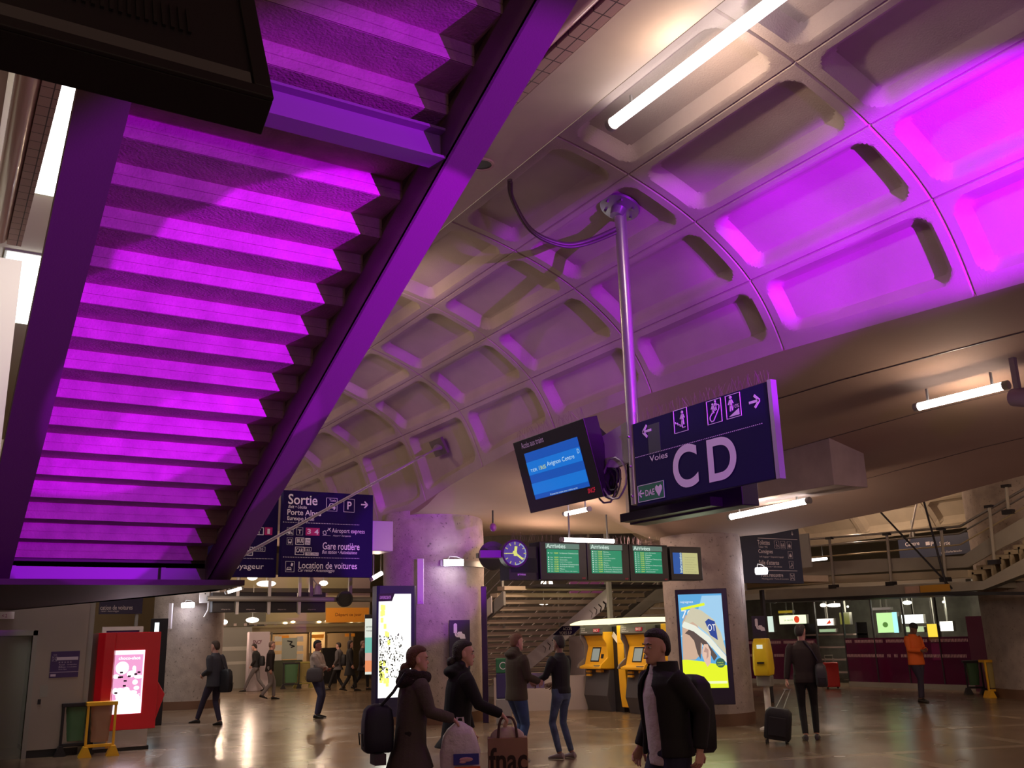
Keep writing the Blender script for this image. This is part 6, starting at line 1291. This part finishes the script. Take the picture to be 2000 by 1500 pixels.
# right-hand man with suitcase
rman, Mr, sr = person('dark-haired man in a dark brown jacket walking away with a shoulder bag', 1585, 1446, (.25, .95), 1.80, jacket=('brown_black_jacket', (.028, .018, .018), .85), hem=.86, trousers=BLK, hair=('hair_dark', (.03, .02, .02)),
    feet=((-.08, -.06, .08), (.09, .06, .08)), hands=((-.30, -.06, .84), (.20, .16, 1.0)), lean=.02, yaw=-.5, voxel=.012, bulk=1.0, shoes=('shoe_sport', (.05, .04, .05)), tapelegs=.9, hint_l=(-.5, -.8, -.2))
b = backpack(rman, sr, mat('grey_bag', (.035, .032, .042), .6), 'dark grey shoulder bag on the right side of the man walking away', z=.98, y=-.06, w=.18, h=.36, d=.38, name='shoulder_bag', x=.24)
MB().tube([(0, .0, .34), (-.10, -.02, .55), (-.22, -.02, .72)], .015, 6).build('strap', DARK, b)
p = atz(1518, 1452, 0); t = thing('suitcase', 'black wheeled suitcase trailing the man in the dark brown jacket', 'suitcase', tuple(p), rz=-AZ-.35, tilt=radians(0)); M = Matrix.Rotation(radians(8), 4, 'Y')
mb = MB(); n = 20; rg = []
for z, k in ((.06, .92), (.09, 1), (.40, 1), (.48, .96), (.53, .72)): rg.append([M @ V((.20*k*max(-1, min(1, 1.3*cos(a))), .13*k*max(-1, min(1, 1.3*sin(a))), z)) for a in [2*pi*i/n for i in range(n)]])
mb.loft(rg); mb.build('shell', mat('suitcase_black', (.014, .013, .018), .6), t, smooth=50); mb = MB(); mb.box(-.13, .13, -.15, -.125, .12, .40, M); mb.build('front_pocket', mat('pocket_black', (.02, .018, .024), .7), t, bevel=.01)
for x in (-.15, .15):
    for y in (-.1, .1): mb = MB(); mb.tube([(x-.012, y, .035), (x+.012, y, .035)], .035, 12); mb.build('wheel', BLACK, t)
q = world_of(rman, (-.30, -.04, .78)); L = t.matrix_world.inverted(); mb = MB(); e = L @ q; mb.tube([M @ V((-.06, .1, .5)), e+V((-.03, 0, 0))], .008, 6); mb.tube([M @ V((.06, .1, .5)), e+V((.05, 0, 0))], .008, 6); mb.tube([e+V((-.06, 0, 0)), e+V((.08, 0, 0))], .014, 8); mb.build('handle', GALV, t)
# orange man
person('man in a bright orange jacket standing with crossed legs by the purple shop glazing', 1800, 1372, (.25, -.5), 1.80, jacket=('orange_jacket', (.75, .13, .015), .7), hem=.82, trousers=('dark_trousers', (.03, .022, .05), .8), hair=('black_cap', (.012, .012, .014)), hairstyle='cap', skin=SKIND,
    feet=((.12, .10, .08), (-.06, -.02, .08)), hands=((-.06, .26, 1.16), (.10, .26, 1.14)), lean=-.02, yaw=.2, nod=.3, bulk=1.15, hint_l=(-.6, -.5, -.8), hint_r=(.6, -.5, -.8))
# left walker
lm, Ml, sl = person('man in a dark grey coat walking left with a bag on his shoulder', 415, 1418, (-.80, .35), 1.80, jacket=('grey_coat', (.045, .042, .055), .85), hem=.80, trousers=('dark_trousers', (.03, .022, .05), .8), hair=('hair_brown', (.06, .035, .025)),
    feet=((-.08, .38, .09), (.08, -.12, .08)), hands=((-.16, .20, 1.05), (.24, .12, .98)), lean=.02, yaw=.05, voxel=.013, bulk=1.12, tapelegs=.95)
b = backpack(lm, sl, mat('black_bag', (.012, .012, .018), .6), 'black shoulder bag behind the walking man in the grey coat', z=.93, y=-.24, w=.16, h=.50, d=.26, name='shoulder_bag', x=.06)
MB().tube([(0, .02, .48), (-.02, .12, .7), (-.06, .2, .82)], .014, 6).build('strap', DARK, b)
# two crossing in the distance
w1, _, s1 = person('man in a black jacket and grey trousers striding left in front of the white panel', 498, 1352, (-.95, .1), 1.72, jacket=BLK, hem=.88, trousers=('grey_trousers', (.17, .15, .16), .8), feet=((-.08, .40, .09), (.08, -.36, .12)), hands=((-.2, .12, .95), (.25, .05, .95)), nod=.3, voxel=.016, lean=.04, hipdrop=.04)
backpack(w1, s1, mat('black_bag', (.012, .012, .018), .6), 'small black rucksack on the man striding left', z=1.12, y=-.22, w=.26, h=.36, d=.15)
person('bald man in a dark jacket and pale trousers walking right', 524, 1367, (.85, .3), 1.78, jacket=('maroon_black', (.022, .014, .016), .85), hem=.84, trousers=('pale_grey_trousers', (.26, .23, .24), .8), hair=('hair_grey', (.2, .13, .11)), feet=((-.08, .16, .08), (.08, -.22, .14)), hands=((-.25, .05, .85), (.25, .02, .85)), voxel=.016, lean=.03)
# plaid man
pl_, Mp, sp = person('man in a pale plaid jacket and blue trousers standing with folded arms', 617, 1403, (.75, -.15), 1.76, jacket=('plaid_jacket', (.50, .40, .34), .85, 0, None, 0, 0, 20, .45, 9), hem=.93, trousers=('slate_trousers', (.05, .05, .11), .8), hair=('black_cap', (.012, .012, .014)), skin=mat('red_skin', (.33, .12, .09), .55),
    feet=((-.09, .02, .08), (.10, .05, .08)), hands=((.06, .22, 1.12), (-.04, .24, 1.10)), voxel=.014, lean=-.02, bulk=1.12, hint_l=(-.9, -.2, -.6), hint_r=(.9, -.2, -.6))
b = backpack(pl_, sp, mat('grey_brown_bag', (.07, .055, .06), .7), 'grey-brown shoulder bag on the hip of the man in the plaid jacket', z=.98, y=.06, w=.14, h=.32, d=.36, name='shoulder_bag', x=.24); MB().tube([(-.02, -.02, .3), (-.1, -.1, .5), (-.28, -.1, .60)], .012, 6).build('strap', DARK, b)
# far group
g1, _, sg = person('person in a grey jacket with a rucksack walking left in the far hall', 660, 1349, (-.9, .2), 1.68, jacket=('mid_grey', (.12, .11, .12), .85), hem=.75, trousers=BLK, feet=((-.08, .34, .09), (.08, -.20, .11)), hands=((-.2, .1, .95), (.25, .05, .95)), voxel=.018, hipdrop=.02)
backpack(g1, sg, mat('black_bag', (.012, .012, .018), .6), 'rucksack on the far walker in the grey jacket', z=1.1, y=-.22, w=.28, h=.4, d=.18)
person('person in a long black coat in the far hall, between two walkers', 682, 1351, (.9, .2), 1.74, jacket=BLK, hem=.55, trousers=BLK, feet=((-.08, .24, .09), (.08, -.26, .12)), hands=((-.25, .05, .85), (.25, .1, .85)), voxel=.018, hairstyle='long')
person('dark-dressed person walking right at the edge of the light boxes', 707, 1349, (.9, .1), 1.72, jacket=BLK2, hem=.7, trousers=BLK, feet=((-.08, .2, .09), (.08, -.34, .14)), hands=((-.25, .05, .85), (.25, .1, .85)), voxel=.018, hair=('hair_grey', (.2, .13, .11)))
